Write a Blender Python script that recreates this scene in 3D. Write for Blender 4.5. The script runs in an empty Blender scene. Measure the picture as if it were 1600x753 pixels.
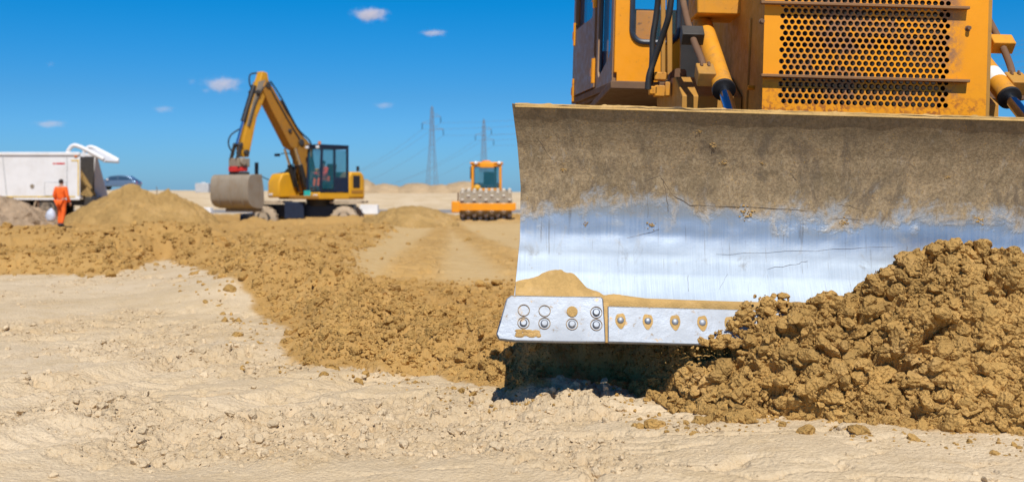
import bpy, bmesh, math, random
import numpy as np
from mathutils import Vector, Matrix, noise as mnoise

R = math.radians
random.seed(7)
S = bpy.context.scene
COL = S.collection

# ------------------------------------------------------------------ camera
F_PX, W_PX, HOR = 1717.0, 1600.0, 300.0          # focal length in photo pixels, photo width, horizon row
CAM_Z = 0.98
cam_d = bpy.data.cameras.new("camera")
cam = bpy.data.objects.new("camera", cam_d)
COL.objects.link(cam)
cam.location = (0, 0, CAM_Z)
cam.rotation_euler = (R(90), 0, 0)
cam_d.sensor_width = 36.0
cam_d.lens = 36.0 * F_PX / W_PX
cam_d.shift_y = -(376.5 - HOR) / W_PX
cam_d.clip_start = 0.05
cam_d.clip_end = 30000
cam_d.dof.use_dof = True
cam_d.dof.focus_distance = 5.3
cam_d.dof.aperture_fstop = 2.9
S.camera = cam

# ------------------------------------------------------------------ sky and sun
SUN_EL, SUN_AZ = R(54), R(8)                      # azimuth: towards the right of the line behind the camera
world = bpy.data.worlds.new("World")
S.world = world
world.use_nodes = True
wn = world.node_tree
wn.nodes.clear()
w_out = wn.nodes.new("ShaderNodeOutputWorld")
w_bg = wn.nodes.new("ShaderNodeBackground")
w_sky = wn.nodes.new("ShaderNodeTexSky")
w_sky.sky_type = 'NISHITA'
w_sky.sun_disc = False
w_sky.sun_elevation = SUN_EL
w_sky.sun_rotation = math.pi - SUN_AZ
w_sky.air_density = 1.0
w_sky.dust_density = 0.4
w_sky.ozone_density = 3.0
w_hsv = wn.nodes.new("ShaderNodeHueSaturation")
w_hsv.inputs['Saturation'].default_value = 1.35
w_tc = wn.nodes.new("ShaderNodeTexCoord")
w_sep = wn.nodes.new("ShaderNodeSeparateXYZ")
w_ramp = wn.nodes.new("ShaderNodeValToRGB")
for i, (p_, c_) in enumerate(((0.0, (.33, .69, 1.42)), (.085, (.225, .61, 1.04)), (.17, (.026, .68, 1.04)), (.40, (.24, .48, .74)), (1.0, (.38, .44, .52)))):
    e_ = w_ramp.color_ramp.elements[i] if i < 2 else w_ramp.color_ramp.elements.new(p_)
    e_.position = p_
    e_.color = (*c_, 1)
wn.links.new(w_tc.outputs['Generated'], w_sep.inputs[0])
wn.links.new(w_sep.outputs['Z'], w_ramp.inputs[0])
w_mul = wn.nodes.new("ShaderNodeMix")
w_mul.data_type = 'RGBA'
w_mul.blend_type = 'MULTIPLY'
w_mul.inputs[0].default_value = 1.0
w_bg.inputs['Strength'].default_value = 0.10
wn.links.new(w_ramp.outputs[0], w_mul.inputs[7])
wn.links.new(w_sky.outputs[0], w_hsv.inputs['Color'])
wn.links.new(w_hsv.outputs[0], w_mul.inputs[6])
wn.links.new(w_mul.outputs[2], w_bg.inputs['Color'])
wn.links.new(w_bg.outputs[0], w_out.inputs['Surface'])

sun_d = bpy.data.lights.new("sun", 'SUN')
sun_d.energy = 4.7
sun_d.angle = R(0.5)
sun_d.color = (1.0, 0.95, 0.87)
sun = bpy.data.objects.new("sun", sun_d)
COL.objects.link(sun)
to_sun = Vector((math.sin(SUN_AZ) * math.cos(SUN_EL), -math.cos(SUN_AZ) * math.cos(SUN_EL), math.sin(SUN_EL)))
sun.rotation_euler = to_sun.to_track_quat('Z', 'Y').to_euler()

S.view_settings.view_transform = 'Standard'
S.view_settings.look = 'None'
S.view_settings.exposure = 0.0
S.view_settings.gamma = 1.0
S.render.engine = 'CYCLES'
S.cycles.use_denoising = True
S.cycles.max_bounces = 6
S.cycles.diffuse_bounces = 3
S.cycles.glossy_bounces = 3
S.cycles.transmission_bounces = 4
S.cycles.transparent_max_bounces = 8
S.cycles.volume_bounces = 2
S.cycles.caustics_reflective = False
S.cycles.caustics_refractive = False


def at(px, py, Y):
    """The world point seen at photo pixel (px, py) at depth Y."""
    return Vector(((px - 800.0) * Y / F_PX, Y, CAM_Z + (HOR - py) * Y / F_PX))


# ------------------------------------------------------------------ numpy noise
def _hash(ix, iy, seed):
    h = (ix.astype(np.int64) * 374761393 + iy.astype(np.int64) * 668265263 + seed * 974711) & 0xFFFFFFFF
    h = ((h ^ (h >> 13)) * 1274126177) & 0xFFFFFFFF
    h = ((h ^ (h >> 16)) * 2246822519) & 0xFFFFFFFF
    return ((h ^ (h >> 15)) & 0xFFFFFF).astype(np.float64) / 0xFFFFFF


def vnoise(x, y, seed=0):
    ix, iy = np.floor(x), np.floor(y)
    fx, fy = x - ix, y - iy
    fx = fx * fx * fx * (fx * (fx * 6 - 15) + 10)
    fy = fy * fy * fy * (fy * (fy * 6 - 15) + 10)
    a, b = _hash(ix, iy, seed), _hash(ix + 1, iy, seed)
    c, d = _hash(ix, iy + 1, seed), _hash(ix + 1, iy + 1, seed)
    return ((a + (b - a) * fx) * (1 - fy) + (c + (d - c) * fx) * fy) * 2 - 1


def fbm(x, y, seed=0, octs=4, gain=0.5, lac=2.03):
    s, a, t = 0.0, 1.0, 0.0
    for k in range(octs):
        s = s + a * vnoise(x + 17.3 * k, y - 9.1 * k, seed + k)
        t += a
        a *= gain
        x, y = x * lac, y * lac
    return s / t


def worley(x, y, seed=0):
    """Lumpy cells: 1 at a cell's centre falling to 0, like clods packed side by side."""
    ix, iy = np.floor(x), np.floor(y)
    best = np.full(np.shape(x), 9.0)
    for dx in (-1, 0, 1):
        for dy in (-1, 0, 1):
            cx, cy = ix + dx, iy + dy
            px = cx + _hash(cx, cy, seed)
            py = cy + _hash(cx, cy, seed + 55)
            r = 0.55 + 0.6 * _hash(cx, cy, seed + 91)
            best = np.minimum(best, ((x - px) ** 2 + (y - py) ** 2) / (r * r))
    return np.sqrt(np.clip(1 - best, 0, 1))


def facet(x, y, seed=0, tilt=.9):
    """Broken blocks: every cell a tilted plane at its own height, with steps between."""
    x, y = x + .22 * vnoise(x * 2.3, y * 2.3, seed + 7), y + .22 * vnoise(x * 2.3 + 5, y * 2.3, seed + 8)
    ix, iy = np.floor(x), np.floor(y)
    best = np.full(np.shape(x), 9.0)
    val = np.zeros(np.shape(x))
    for dx in (-1, 0, 1):
        for dy in (-1, 0, 1):
            cx, cy = ix + dx, iy + dy
            ex, ey = x - cx - _hash(cx, cy, seed), y - cy - _hash(cx, cy, seed + 55)
            d = ex * ex + ey * ey
            v = _hash(cx, cy, seed + 91) + tilt * ((_hash(cx, cy, seed + 17) - .5) * 2 * ex + (_hash(cx, cy, seed + 23) - .5) * 2 * ey) - .55 * d
            val = np.where(d < best, v, val)
            best = np.minimum(best, d)
    return val - .3


def smooth(a, b, x):
    t = np.clip((np.asarray(x, float) - a) / (b - a), 0, 1)
    return t * t * (3 - 2 * t)


def gauss(x, y, cx, cy, sx, sy):
    return np.exp(-(((x - cx) / sx) ** 2 + ((y - cy) / sy) ** 2))


# ------------------------------------------------------------------ terrain
EDGE = np.array([(-900, 440), (0, 432), (185, 433), (222, 422), (255, 412), (295, 424), (325, 442), (335, 466), (390, 485),
                 (430, 512), (450, 556), (480, 572), (560, 572), (650, 576), (700, 590), (760, 607), (800, 622),
                 (850, 620), (890, 608), (950, 602), (985, 608), (1030, 638), (1090, 662), (1200, 655), (1340, 670),
                 (1600, 690), (2400, 720)], float)


EDGE_Y = F_PX * CAM_Z / (EDGE[:, 1] - HOR)
EDGE_X = (EDGE[:, 0] - 800) * EDGE_Y / F_PX


def brown_dist(x, y):
    """Metres inside the edge of the spread brown earth (negative on the dry pale sand)."""
    shp = np.shape(x)
    x, y = np.ravel(np.asarray(x, float)), np.ravel(np.asarray(y, float))
    yy = np.maximum(y, 2.0)
    px = 800 + F_PX * x / yy
    d = y - F_PX * CAM_Z / (np.interp(px, EDGE[:, 0], EDGE[:, 1]) - HOR)
    near = np.where((np.abs(d) < 4.5) & (y > 3) & (y < 22))[0]
    if len(near):
        qx, qy = x[near], y[near]
        best = np.full(len(near), 1e9)
        for (ax, ay, bx, by) in zip(EDGE_X, EDGE_Y, EDGE_X[1:], EDGE_Y[1:]):
            ux, uy = bx - ax, by - ay
            t = np.clip(((qx - ax) * ux + (qy - ay) * uy) / (ux * ux + uy * uy), 0, 1)
            best = np.minimum(best, (qx - ax - t * ux) ** 2 + (qy - ay - t * uy) ** 2)
        d[near] = np.sign(d[near]) * np.minimum(np.sqrt(best), np.abs(d[near]))
    d = d + 0.10 * fbm(x * 1.7, y * 1.7, 31, 3) + 0.06 * fbm(x * 7, y * 7, 33, 3)
    return d.reshape(shp)


def compact_mask(x, y):
    """Smooth rolled lane between the windrow and the dozer."""
    a = smooth(10.9, 11.8, y + .35 * fbm(x * 1.5, y * .8, 71, 2)) * (1 - smooth(38, 50, y))
    left = -1.85 - 0.088 * (y - 12.9) + .18 * fbm(x * 2, y * .8, 72, 2)
    right = 1.5 + 0.1 * (y - 12)
    return a * smooth(left - 0.1, left + 0.2, x) * (1 - smooth(right, right + 1.5, x))


def ground_parts(x, y):
    d = brown_dist(x, y)
    far = smooth(8, 30, y)
    base = -0.27 * smooth(12, 36, y) - 0.2 * gauss(x, y, -17, 42, 9, 7) - 0.52 * smooth(44.5, 47, y) * (1 - smooth(51.5, 54, y)) * smooth(-13.5, -12, x) * (1 - smooth(-6.2, -5, x))
    base = base + (1.12 + 0.32 * smooth(-20, -45, x)) * smooth(82, 102, y)
    base = base + 0.03 * fbm(x * 0.5, y * 0.5, 3, 3) * (1 - smooth(60, 66, y) * (1 - smooth(76, 84, y))) + 0.05 * gauss(x, y, -4.3, 13.8, .8, 1.6)
    inside = smooth(-.02, 0.40, d) * (1 - smooth(55, 60, y))
    comp = compact_mask(x, y) * smooth(1.2, 1.8, d)
    ridge = 0.13 * np.exp(-((d - 0.75) / 0.55) ** 2) * (1 - smooth(1.3, 2.0, x))
    bank = 0.36 * np.exp(-((y - 16.6) / 2.1) ** 2) * (1 - smooth(-4.6, -3.4, x)) * smooth(-.2, .7, d)
    bank = bank + 0.22 * np.exp(-((x + 2.35 + 0.085 * (y - 10)) / (0.55 + 0.02 * y)) ** 2) * smooth(8.6, 10, y) * (1 - smooth(30, 40, y))
    under = 0.20 * smooth(-0.05, 0.25, x) * (1 - smooth(3.7, 4.0, x)) * smooth(5.0, 5.45, y) * (1 - smooth(6.1, 6.7, y))
    rows = 0.33 * np.exp(-((y - 41 - 0.8 * np.sin(x * .7)) / 1.5) ** 2) * smooth(-11, -9.4, x) * (1 - smooth(-5.4, -3.6, x)) * (0.75 + 0.5 * fbm(x * .8, y * .3, 8, 2))
    brown_h = inside * (0.055 + ridge * (1 + 0.5 * fbm(x * 2, y * 2, 12, 2)) + under) + bank + rows
    rough = inside * (1 - comp)
    brown_h = brown_h + rough * smooth(.3, 1.2, d) * (.09 * fbm(x * .75, y * .6, 73, 3) + .05 * fbm(x * 2.2, y * 1.6, 74, 2))
    lump = facet(x * 8, y * 8, 4) * 0.040 + facet(x * 19, y * 19, 5) * 0.022 + 0.030 * fbm(x * 6, y * 6, 6, 4)
    lump_far = facet(x * 3.4, y * 3.4, 14) * 0.08 + 0.05 * fbm(x * 1.7, y * 1.7, 15, 3)
    h = base + brown_h + rough * (lump * (1 - 0.6 * far) + lump_far * far)
    # rolled lane: tread bars left by the tracks
    lane = comp * (0.006 * fbm(x * 5, y * 5, 22, 3) + 0.03 * fbm(x * .9, y * .5, 23, 2))
    bands = np.zeros(np.shape(x))
    for cx0, k in ((-1.0, -0.050), (0.42, -0.085)):
        cx = cx0 + k * (y - 10)
        band = np.exp(-((x - cx) / 0.36) ** 4)
        lane = lane + comp * band * (0.026 * np.sin(y * 2 * math.pi / 0.30) - 0.012 + 0.05 * facet(x * 5, y * 4, 41))
        bands = np.maximum(bands, band)
    h = h + lane
    # dry sand: crumbly patches between smooth drifts
    pale = (1 - inside) * (1 - smooth(55, 75, y) * 0.5)
    patch = smooth(-0.10, 0.28, fbm(x * 0.9 + 3, y * 0.9, 51, 3) + 0.25 * smooth(0.9, 0.0, np.abs(x + .3) + np.abs(y - 5.0)))
    drift = 0.040 * fbm(x * .9, y * 1.1, 52, 3) + 0.008 * fbm(x * 5, y * 7, 53, 3)
    for c0, k in ((-3.1, .34), (-1.75, .34)):     # shallow wheel ruts crossing the dry sand
        u = x - c0 - k * (y - 4.5) * 2.2 + .12 * fbm(y * .8, x * 0, 76, 2)
        drift = drift - .030 * np.exp(-(u / .17) ** 2) + .016 * np.exp(-((np.abs(u) - .27) / .08) ** 2) + .006 * np.exp(-(u / .16) ** 4) * np.sin((y + x * .5) * 2 * math.pi / .085)
    crumb = facet(x * 13, y * 13, 54) * 0.009 + facet(x * 30, y * 30, 55) * 0.008 + 0.040 * fbm(x * 5, y * 5, 56, 5, .62)
    pits = -0.045 * smooth(.42, .62, fbm(x * 7, y * 11, 61, 3)) * patch
    crack = -0.028 * smooth(0.90, 0.99, 1 - np.abs(fbm(x * 2.0 - y * .5, y * 5.5, 57, 3))) * smooth(-.1, .3, fbm(x * .8, y * .8, 58, 2))
    lip = 0.06 * gauss(x, y, 0.24, 5.28, .32, .2) * (0.6 + 0.8 * worley(x * 11, y * 11, 59))
    h = h + pale * (drift + pits + crumb * (0.16 + 1.0 * patch) + crack + lip) * (1 - smooth(60, 66, y) * (1 - smooth(76, 84, y)))
    mask = smooth(-0.02, 0.05, d) * (1 - smooth(56, 60, y)) * (1 - smooth(95, 100, np.abs(x)) * 0)
    return h, mask, comp * (1 - .8 * bands), patch * pale


def ground_h(x, y):
    return ground_parts(np.asarray(x, float), np.asarray(y, float))[0]


def gz(x, y):
    return float(ground_h(np.array([x]), np.array([y]))[0])


# ------------------------------------------------------------------ materials
class Mat:
    def __init__(self, name):
        self.m = bpy.data.materials.new(name)
        self.m.use_nodes = True
        self.nt = self.m.node_tree
        self.b = self.nt.nodes['Principled BSDF']
        self._co = None

    def new(self, t, **kw):
        n = self.nt.nodes.new(t)
        for k, v in kw.items():
            setattr(n, k, v)
        return n

    def link(self, a, b):
        self.nt.links.new(a, b)

    def set(self, key, val):
        if isinstance(val, bpy.types.NodeSocket):
            self.link(val, self.b.inputs[key])
        else:
            if key in ('Base Color',) and len(val) == 3:
                val = (*val, 1)
            self.b.inputs[key].default_value = val
        return self

    def co(self, scale=(1, 1, 1)):
        if self._co is None:
            self._co = self.new('ShaderNodeTexCoord')
        if scale == (1, 1, 1):
            return self._co.outputs['Object']
        m = self.new('ShaderNodeMapping')
        m.inputs['Scale'].default_value = scale
        self.link(self._co.outputs['Object'], m.inputs['Vector'])
        return m.outputs[0]

    def noise(self, scale, detail=4, rough=0.55, stretch=(1, 1, 1), dist=0.0):
        n = self.new('ShaderNodeTexNoise')
        n.inputs['Scale'].default_value = scale
        n.inputs['Detail'].default_value = detail
        n.inputs['Roughness'].default_value = rough
        n.inputs['Distortion'].default_value = dist
        self.link(self.co(stretch), n.inputs['Vector'])
        return n.outputs['Fac']

    def voronoi(self, scale, stretch=(1, 1, 1), feature='F1'):
        n = self.new('ShaderNodeTexVoronoi')
        n.feature = feature
        n.inputs['Scale'].default_value = scale
        self.link(self.co(stretch), n.inputs['Vector'])
        return n.outputs['Distance']

    def step(self, v, lo, hi, a=0.0, b=1.0):
        n = self.new('ShaderNodeMapRange')
        n.interpolation_type = 'SMOOTHSTEP'
        n.inputs['From Min'].default_value = lo
        n.inputs['From Max'].default_value = hi
        n.inputs['To Min'].default_value = a
        n.inputs['To Max'].default_value = b
        self.link(v, n.inputs['Value'])
        return n.outputs[0]

    def math(self, op, a, b=0.0):
        n = self.new('ShaderNodeMath', operation=op)
        for i, v in enumerate((a, b)):
            if isinstance(v, bpy.types.NodeSocket):
                self.link(v, n.inputs[i])
            else:
                n.inputs[i].default_value = v
        return n.outputs[0]

    def mix(self, f, a, b, mode='MIX'):
        n = self.new('ShaderNodeMix', data_type='RGBA', blend_type=mode)
        for i, v in ((0, f), (6, a), (7, b)):
            if isinstance(v, bpy.types.NodeSocket):
                self.link(v, n.inputs[i])
            elif i == 0:
                n.inputs[0].default_value = v
            else:
                n.inputs[i].default_value = (*v, 1) if len(v) == 3 else v
        return n.outputs[2]

    def attr(self, name):
        n = self.new('ShaderNodeAttribute', attribute_name=name)
        return n.outputs['Fac']

    def z(self, axis='Z', space='Object'):
        s = self.new('ShaderNodeSeparateXYZ')
        self.co()
        self.link(self._co.outputs[space], s.inputs[0])
        return s.outputs[axis]

    def bump(self, h, strength=0.4, dist=0.01):
        n = self.new('ShaderNodeBump')
        n.inputs['Strength'].default_value = strength
        n.inputs['Distance'].default_value = dist
        self.link(h, n.inputs['Height'])
        self.link(n.outputs[0], self.b.inputs['Normal'])
        return self


PALE = (0.62, 0.475, 0.30)
BROWN = (0.54, 0.325, 0.105)


def soil_mat(name, base, var=0.2, bump=0.6, scale=1.0, light=None, tint=.5):
    m = Mat(name)
    n1 = m.noise(2.2 * scale, 5, .6)
    n2 = m.noise(38 * scale, 4, .65)
    dark = tuple(c * (1 - var) for c in base)
    lite = light or tuple(min(1, c * (1 + var)) for c in base)
    c = m.mix(m.step(n1, .3, .7), dark, lite)
    c = m.mix(m.step(n2, .35, .75, 0, .5), c, tuple(x * 1.25 for x in base))
    vc = m.new('ShaderNodeTexVoronoi')
    vc.inputs['Scale'].default_value = 13 * scale
    m.link(m.co(), vc.inputs['Vector'])
    sc = m.new('ShaderNodeSeparateXYZ')
    m.link(vc.outputs['Color'], sc.inputs[0])
    c = m.mix(m.step(sc.outputs['X'], .0, 1.0, 0, .40), c, tuple(x * .70 for x in base))
    c = m.mix(m.step(m.noise(4.5 * scale, 4, .6), .52, .74, 0, .5), c, tuple(min(1, x * 1.2 + .06) for x in base))
    tn = m.attr("tint")
    c = m.mix(m.math('MULTIPLY', tn, tint), c, tuple(x * .55 for x in base))
    m.set('Base Color', c).set('Roughness', 0.95).set('Specular IOR Level', 0.12)
    h = m.math('ADD', m.math('MULTIPLY', m.noise(60 * scale, 5, .7), 1.0), m.math('MULTIPLY', m.noise(17 * scale, 4, .6), 1.2))
    h = m.math('ADD', h, m.math('MULTIPLY', m.voronoi(75 * scale), .9))
    m.bump(h, bump, 0.016 / scale)
    return m.m


def ground_mat():
    m = Mat("sandy_ground")
    br, comp, patch = m.attr("brown"), m.attr("rolled"), m.attr("crumbly")
    nb, nm, nf = m.noise(.55, 4, .6), m.noise(6, 5, .65), m.noise(70, 4, .7)
    pale = m.mix(m.step(nb, .3, .7), (0.63, .49, .305), (0.75, .61, .42))
    pale = m.mix(m.step(nm, .45, .75, 0, .45), pale, (.54, .39, .20))
    pale = m.mix(m.math('MULTIPLY', patch, .35), pale, (.54, .40, .235))
    warm = m.step(m.noise(1.3, 3, .5, (1, 2.2, 1)), .58, .74, 0, .4)
    pale = m.mix(warm, pale, (.58, .38, .17))
    bro = m.mix(m.step(nb, .3, .7), (.44, .255, .078), (.53, .32, .106))
    bro = m.mix(m.step(nm, .4, .75, 0, .5), bro, (.54, .345, .135))
    bro = m.mix(m.math('MULTIPLY', comp, m.step(nm, .25, .7, .6, 1.0)), bro, (.66, .47, .225))
    c = m.mix(br, pale, bro)
    c = m.mix(m.step(nf, .3, .7, 0, .22), c, (.30, .19, .09))
    m.set('Base Color', c).set('Roughness', .96).set('Specular IOR Level', .1)
    h = m.math('ADD', nf, m.math('MULTIPLY', m.noise(26, 4, .65), 1.3))
    h = m.math('ADD', h, m.math('MULTIPLY', m.voronoi(60), .8))
    m.bump(h, .7, .012)
    return m.m


def paint_mat(name, base, dirt=(.30, .19, .085), amount=.35, rough=.42, rust=0.0, scale=1.0, dust_low=None):
    m = Mat(name)
    n1, n2 = m.noise(2.3 * scale, 6, .65), m.noise(14 * scale, 5, .7)
    c = m.mix(m.step(n1, .3, .75, 0, .35), base, tuple(x * .72 for x in base))
    d = m.math('MULTIPLY', m.step(n1, .45, .72), m.step(n2, .35, .7, .3, 1))
    c = m.mix(m.math('MULTIPLY', d, amount), c, dirt)
    st = m.noise(9 * scale, 4, .6, (1, 1, .12))
    c = m.mix(m.step(st, .55, .8, 0, amount * .7), c, tuple(x * .8 for x in dirt))
    if rust:
        r = m.math('MULTIPLY', m.step(m.noise(33 * scale, 4, .6), .58, .68), m.step(n1, .42, .62))
        c = m.mix(m.math('MULTIPLY', r, rust), c, (.16, .06, .025))
    m.set('Base Color', c).set('Roughness', m.step(n2, .3, .7, rough * .85, min(1, rough * 1.5))).set('Specular IOR Level', .35)
    m.bump(n2, .12, .004)
    return m.m


def flat_mat(name, base, rough=.5, metal=0.0, var=.25, scale=8):
    m = Mat(name)
    n = m.noise(scale, 4, .6)
    m.set('Base Color', m.mix(m.step(n, .3, .7), tuple(c * (1 - var) for c in base), tuple(min(1, c * (1 + var * .5)) for c in base)))
    m.set('Roughness', rough).set('Metallic', metal)
    return m.m


def glass_mat(name, base=(.03, .07, .09), alpha=.45, rough=.06):
    m = Mat(name)
    m.set('Base Color', base).set('Roughness', rough).set('Alpha', alpha).set('Specular IOR Level', .8)
    return m.m


def blade_mat():
    """Moldboard: caked earth above, scoured bare steel below."""
    m = Mat("scoured_steel")
    z = m.z('Z')
    big = m.noise(2.6, 5, .65, (1, 1, 1.6), .4)
    mid = m.noise(9, 6, .7, (1, 1, .7), .6)
    fine = m.noise(70, 5, .75)
    zz = m.math('ADD', z, m.math('MULTIPLY', m.math('SUBTRACT', big, .5), .42))
    zz = m.math('ADD', zz, m.math('MULTIPLY', m.math('SUBTRACT', mid, .5), .36))
    cake = m.step(zz, .80, .95)
    cake = m.math('MULTIPLY', cake, m.step(m.noise(24, 5, .7, (1, 1, .35)), .18, .42, .72, 1))
    thin = m.step(m.math('ADD', mid, m.math('MULTIPLY', m.math('SUBTRACT', z, .8), .5)), .46, .78, 0, .5)
    steel = m.mix(m.step(big, .3, .7), (.42, .49, .57), (.50, .57, .64))  # blue of the reflected sky is mixed into the steel colours
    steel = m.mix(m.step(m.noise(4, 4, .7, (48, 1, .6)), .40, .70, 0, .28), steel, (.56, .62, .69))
    streak = m.noise(6, 5, .7, (4, 1, .15))
    steel = m.mix(m.step(streak, .62, .78, 0, .4), steel, (.36, .33, .30))
    scr = m.noise(3, 3, .6, (26, 1, 1.2), .2)
    steel = m.mix(m.step(scr, .66, .72, 0, .4), steel, (.22, .21, .20))
    mp = m.new('ShaderNodeMapping')
    mp.inputs['Rotation'].default_value = (0, R(38), 0)
    mp.inputs['Scale'].default_value = (30, 1, 1.6)
    m.link(m._co.outputs['Object'], mp.inputs['Vector'])
    dg = m.new('ShaderNodeTexNoise')
    dg.inputs['Scale'].default_value = 2.2
    dg.inputs['Detail'].default_value = 3
    m.link(mp.outputs[0], dg.inputs['Vector'])
    diag = m.math('MULTIPLY', m.step(dg.outputs['Fac'], .64, .70), m.step(big, .45, .6))
    steel = m.mix(m.math('MULTIPLY', diag, .5), steel, (.24, .23, .22))
    blot = m.step(m.noise(11, 4, .6), .68, .76, 0, .7)
    steel = m.mix(blot, steel, (.33, .25, .15))
    earth = m.mix(m.step(mid, .3, .7), (.25, .19, .11), (.45, .335, .20))
    earth = m.mix(m.step(fine, .38, .62, 0, .65), earth, (.15, .11, .065))
    earth = m.mix(m.step(m.noise(30, 6, .8, (1, 1, .6), 1.2), .50, .64, 0, .55), earth, (.46, .36, .23))
    earth = m.mix(m.step(m.noise(5, 6, .75, (1, 1, .5), .8), .50, .66, 0, .7), earth, (.135, .105, .075))
    earth = m.mix(m.step(m.math('ADD', z, m.math('MULTIPLY', mid, .12)), 1.20, 1.30, 0, .45), earth, (.15, .115, .07))
    gold = m.math('MULTIPLY', m.step(m.noise(120, 3, .6), .58, .7), m.step(mid, .45, .62))
    earth = m.mix(gold, earth, (.42, .27, .09))
    cover = m.math('MAXIMUM', cake, thin)
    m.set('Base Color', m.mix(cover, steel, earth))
    m.set('Metallic', m.math('SUBTRACT', 1.0, m.step(cover, .1, .7)))
    low = m.step(m.math('ADD', z, m.math('MULTIPLY', m.math('SUBTRACT', big, .5), .05)), .60, .76)
    brush = m.noise(4, 3, .7, (55, 1, .5))
    rgh = m.math('ADD', m.math('MULTIPLY', low, -.30), m.step(brush, .25, .75, .70, .78))
    m.set('Roughness', m.math('ADD', rgh, m.math('MULTIPLY', cover, .4)))
    m.set('Specular IOR Level', .3)
    h = m.math('ADD', m.math('MULTIPLY', m.math('ADD', fine, mid), m.math('ADD', cake, .12)), m.math('MULTIPLY', scr, .12))
    m.bump(h, .5, .006)
    return m.m


def edge_mat():
    """Worn bare steel of the cutting edge."""
    m = Mat("worn_edge_steel")
    n, n2 = m.noise(5, 5, .65), m.noise(40, 4, .7)
    c = m.mix(m.step(n, .3, .7), (.20, .225, .265), (.46, .49, .53))
    c = m.mix(m.step(n2, .60, .72, 0, .7), c, (.26, .19, .11))
    c = m.mix(m.step(m.noise(13, 5, .7), .60, .70, 0, .8), c, (.36, .24, .11))
    m.set('Base Color', c).set('Metallic', 1.0).set('Roughness', m.step(n, .3, .7, .48, .76))
    m.bump(m.math('ADD', m.noise(7, 5, .65), m.math('MULTIPLY', n2, .3)), .3, .008)
    return m.m


M = {}
M['ground'] = ground_mat()
M['brown'] = soil_mat("brown_earth", BROWN, .2, .85)
M['brown_dry'] = soil_mat("caked_brown_earth", (.50, .32, .12), .15, .35, 2.0)
M['pale'] = soil_mat("dry_pale_sand", (.64, .50, .32), .12, .5, tint=.2)
M['pile'] = soil_mat("heaped_sand", (.45, .285, .105), .18, .8, .25)
M['bank'] = soil_mat("far_pale_sand", (.46, .335, .20), .2, .6, .12)
M['rubble'] = soil_mat("stony_rubble", (.40, .29, .19), .3, .8, .5)
M['road'] = flat_mat("grey_road", (.27, .255, .24), .9, 0, .15, .8)
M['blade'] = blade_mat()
M['edge'] = edge_mat()
M['yellow'] = paint_mat("dozer_yellow", (.90, .345, .008), (.42, .21, .06), .34, .45, .7)
M['yellow_dusty'] = paint_mat("dusty_dozer_yellow", (.72, .31, .022), (.36, .22, .10), .7, .55, .5, 1.6)
M['dusty_shaded_brown'] = paint_mat("dusty_shaded_brown_paint", (.50, .25, .045), (.27, .17, .09), .6, .6, .3)  # dusty brown; on the hood the brown stands for the sides' shade
M['door'] = paint_mat("shaded_door_paint", (.30, .17, .085), (.24, .16, .11), .5, .42, .1)  # brown carries the shade on the cab's sides
M['rusty'] = paint_mat("rusty_steel", (.17, .095, .055), (.26, .17, .10), .6, .75, .3)
M['rusty_bar'] = paint_mat("rusted_bar", (.30, .15, .06), (.25, .15, .09), .6, .6, .4, 2)
M['orange'] = paint_mat("roller_orange", (.88, .33, .010), (.45, .27, .12), .22, .4, .1)
M['cat'] = paint_mat("machine_yellow", (.74, .37, .018), (.40, .26, .11), .25, .38, .1)
M['cat_mid'] = paint_mat("faded_machine_yellow", (.40, .180, .020), (.22, .14, .07), .6, .5, .3)
M['cat_worn'] = paint_mat("scuffed_machine_yellow", (.66, .32, .018), (.13, .10, .075), .85, .5, .5, .55)
M['cat_dark'] = paint_mat("worn_machine_yellow", (.42, .20, .03), (.20, .13, .07), .55, .5, .3)
M['black'] = flat_mat("black_steel", (.022, .022, .024), .5)
M['dark'] = flat_mat("dark_grease_steel", (.05, .045, .04), .6)
M['navy'] = flat_mat("dark_blue_frame", (.012, .022, .05), .45)
M['rubber'] = flat_mat("black_rubber", (.025, .025, .026), .55, 0, .4, 5)
M['tyre'] = paint_mat("dusty_tyre", (.05, .048, .045), (.42, .33, .23), .95, .8, 0, .7)
M['tyre_pale'] = soil_mat("mud_coated_tyre", (.47, .37, .26), .25, .5, .5)
M['chrome'] = flat_mat("chrome_rod", (.80, .81, .83), .12, 1.0, .08)
M['steel'] = paint_mat("grey_worn_steel", (.31, .26, .195), (.28, .19, .10), .6, .5, .2)
M['galv'] = flat_mat("hazed_galvanised_steel", (.20, .24, .30), .6, 0.1, .1, .5)  # grey steel with the blue of distant haze mixed in
M['white'] = paint_mat("white_paint", (.80, .80, .80), (.55, .46, .35), .25, .4, 0, .4)
M['whiteband'] = paint_mat("white_band_paint", (.85, .85, .82), (.6, .5, .4), .15, .5)
M['reflect'] = flat_mat("yellow_reflective_tape", (.80, .52, .03), .4)
M['red'] = flat_mat("red_paint", (.65, .03, .02), .4)
M['hivis'] = flat_mat("orange_workwear", (.95, .14, .012), .8, 0, .2, 10)
M['hivis_red'] = flat_mat("red_orange_vest", (.85, .07, .02), .8, 0, .2, 10)
M['silverband'] = flat_mat("reflective_band", (.75, .75, .70), .4)
M['skin'] = flat_mat("skin", (.50, .28, .19), .5, 0, .1)
M['hair'] = flat_mat("dark_hair", (.035, .022, .015), .7)
M['boot'] = flat_mat("dark_boots", (.03, .03, .045), .7)
M['bag'] = flat_mat("pale_plastic_sack", (.55, .60, .70), .45, 0, .15, 6)
M['car'] = flat_mat("blue_grey_car_paint", (.16, .24, .36), .25, .5, .1)
M['glass'] = glass_mat("tinted_glass")
M['glass_clear'] = glass_mat("clear_glass", (.03, .22, .30), .22)
M['glass_dark'] = glass_mat("dark_glass", (.03, .07, .14), .9)  # pane colour includes the blue of a sky reflection
M['gasket'] = flat_mat("window_rubber", (.03, .045, .07), .45)
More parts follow.
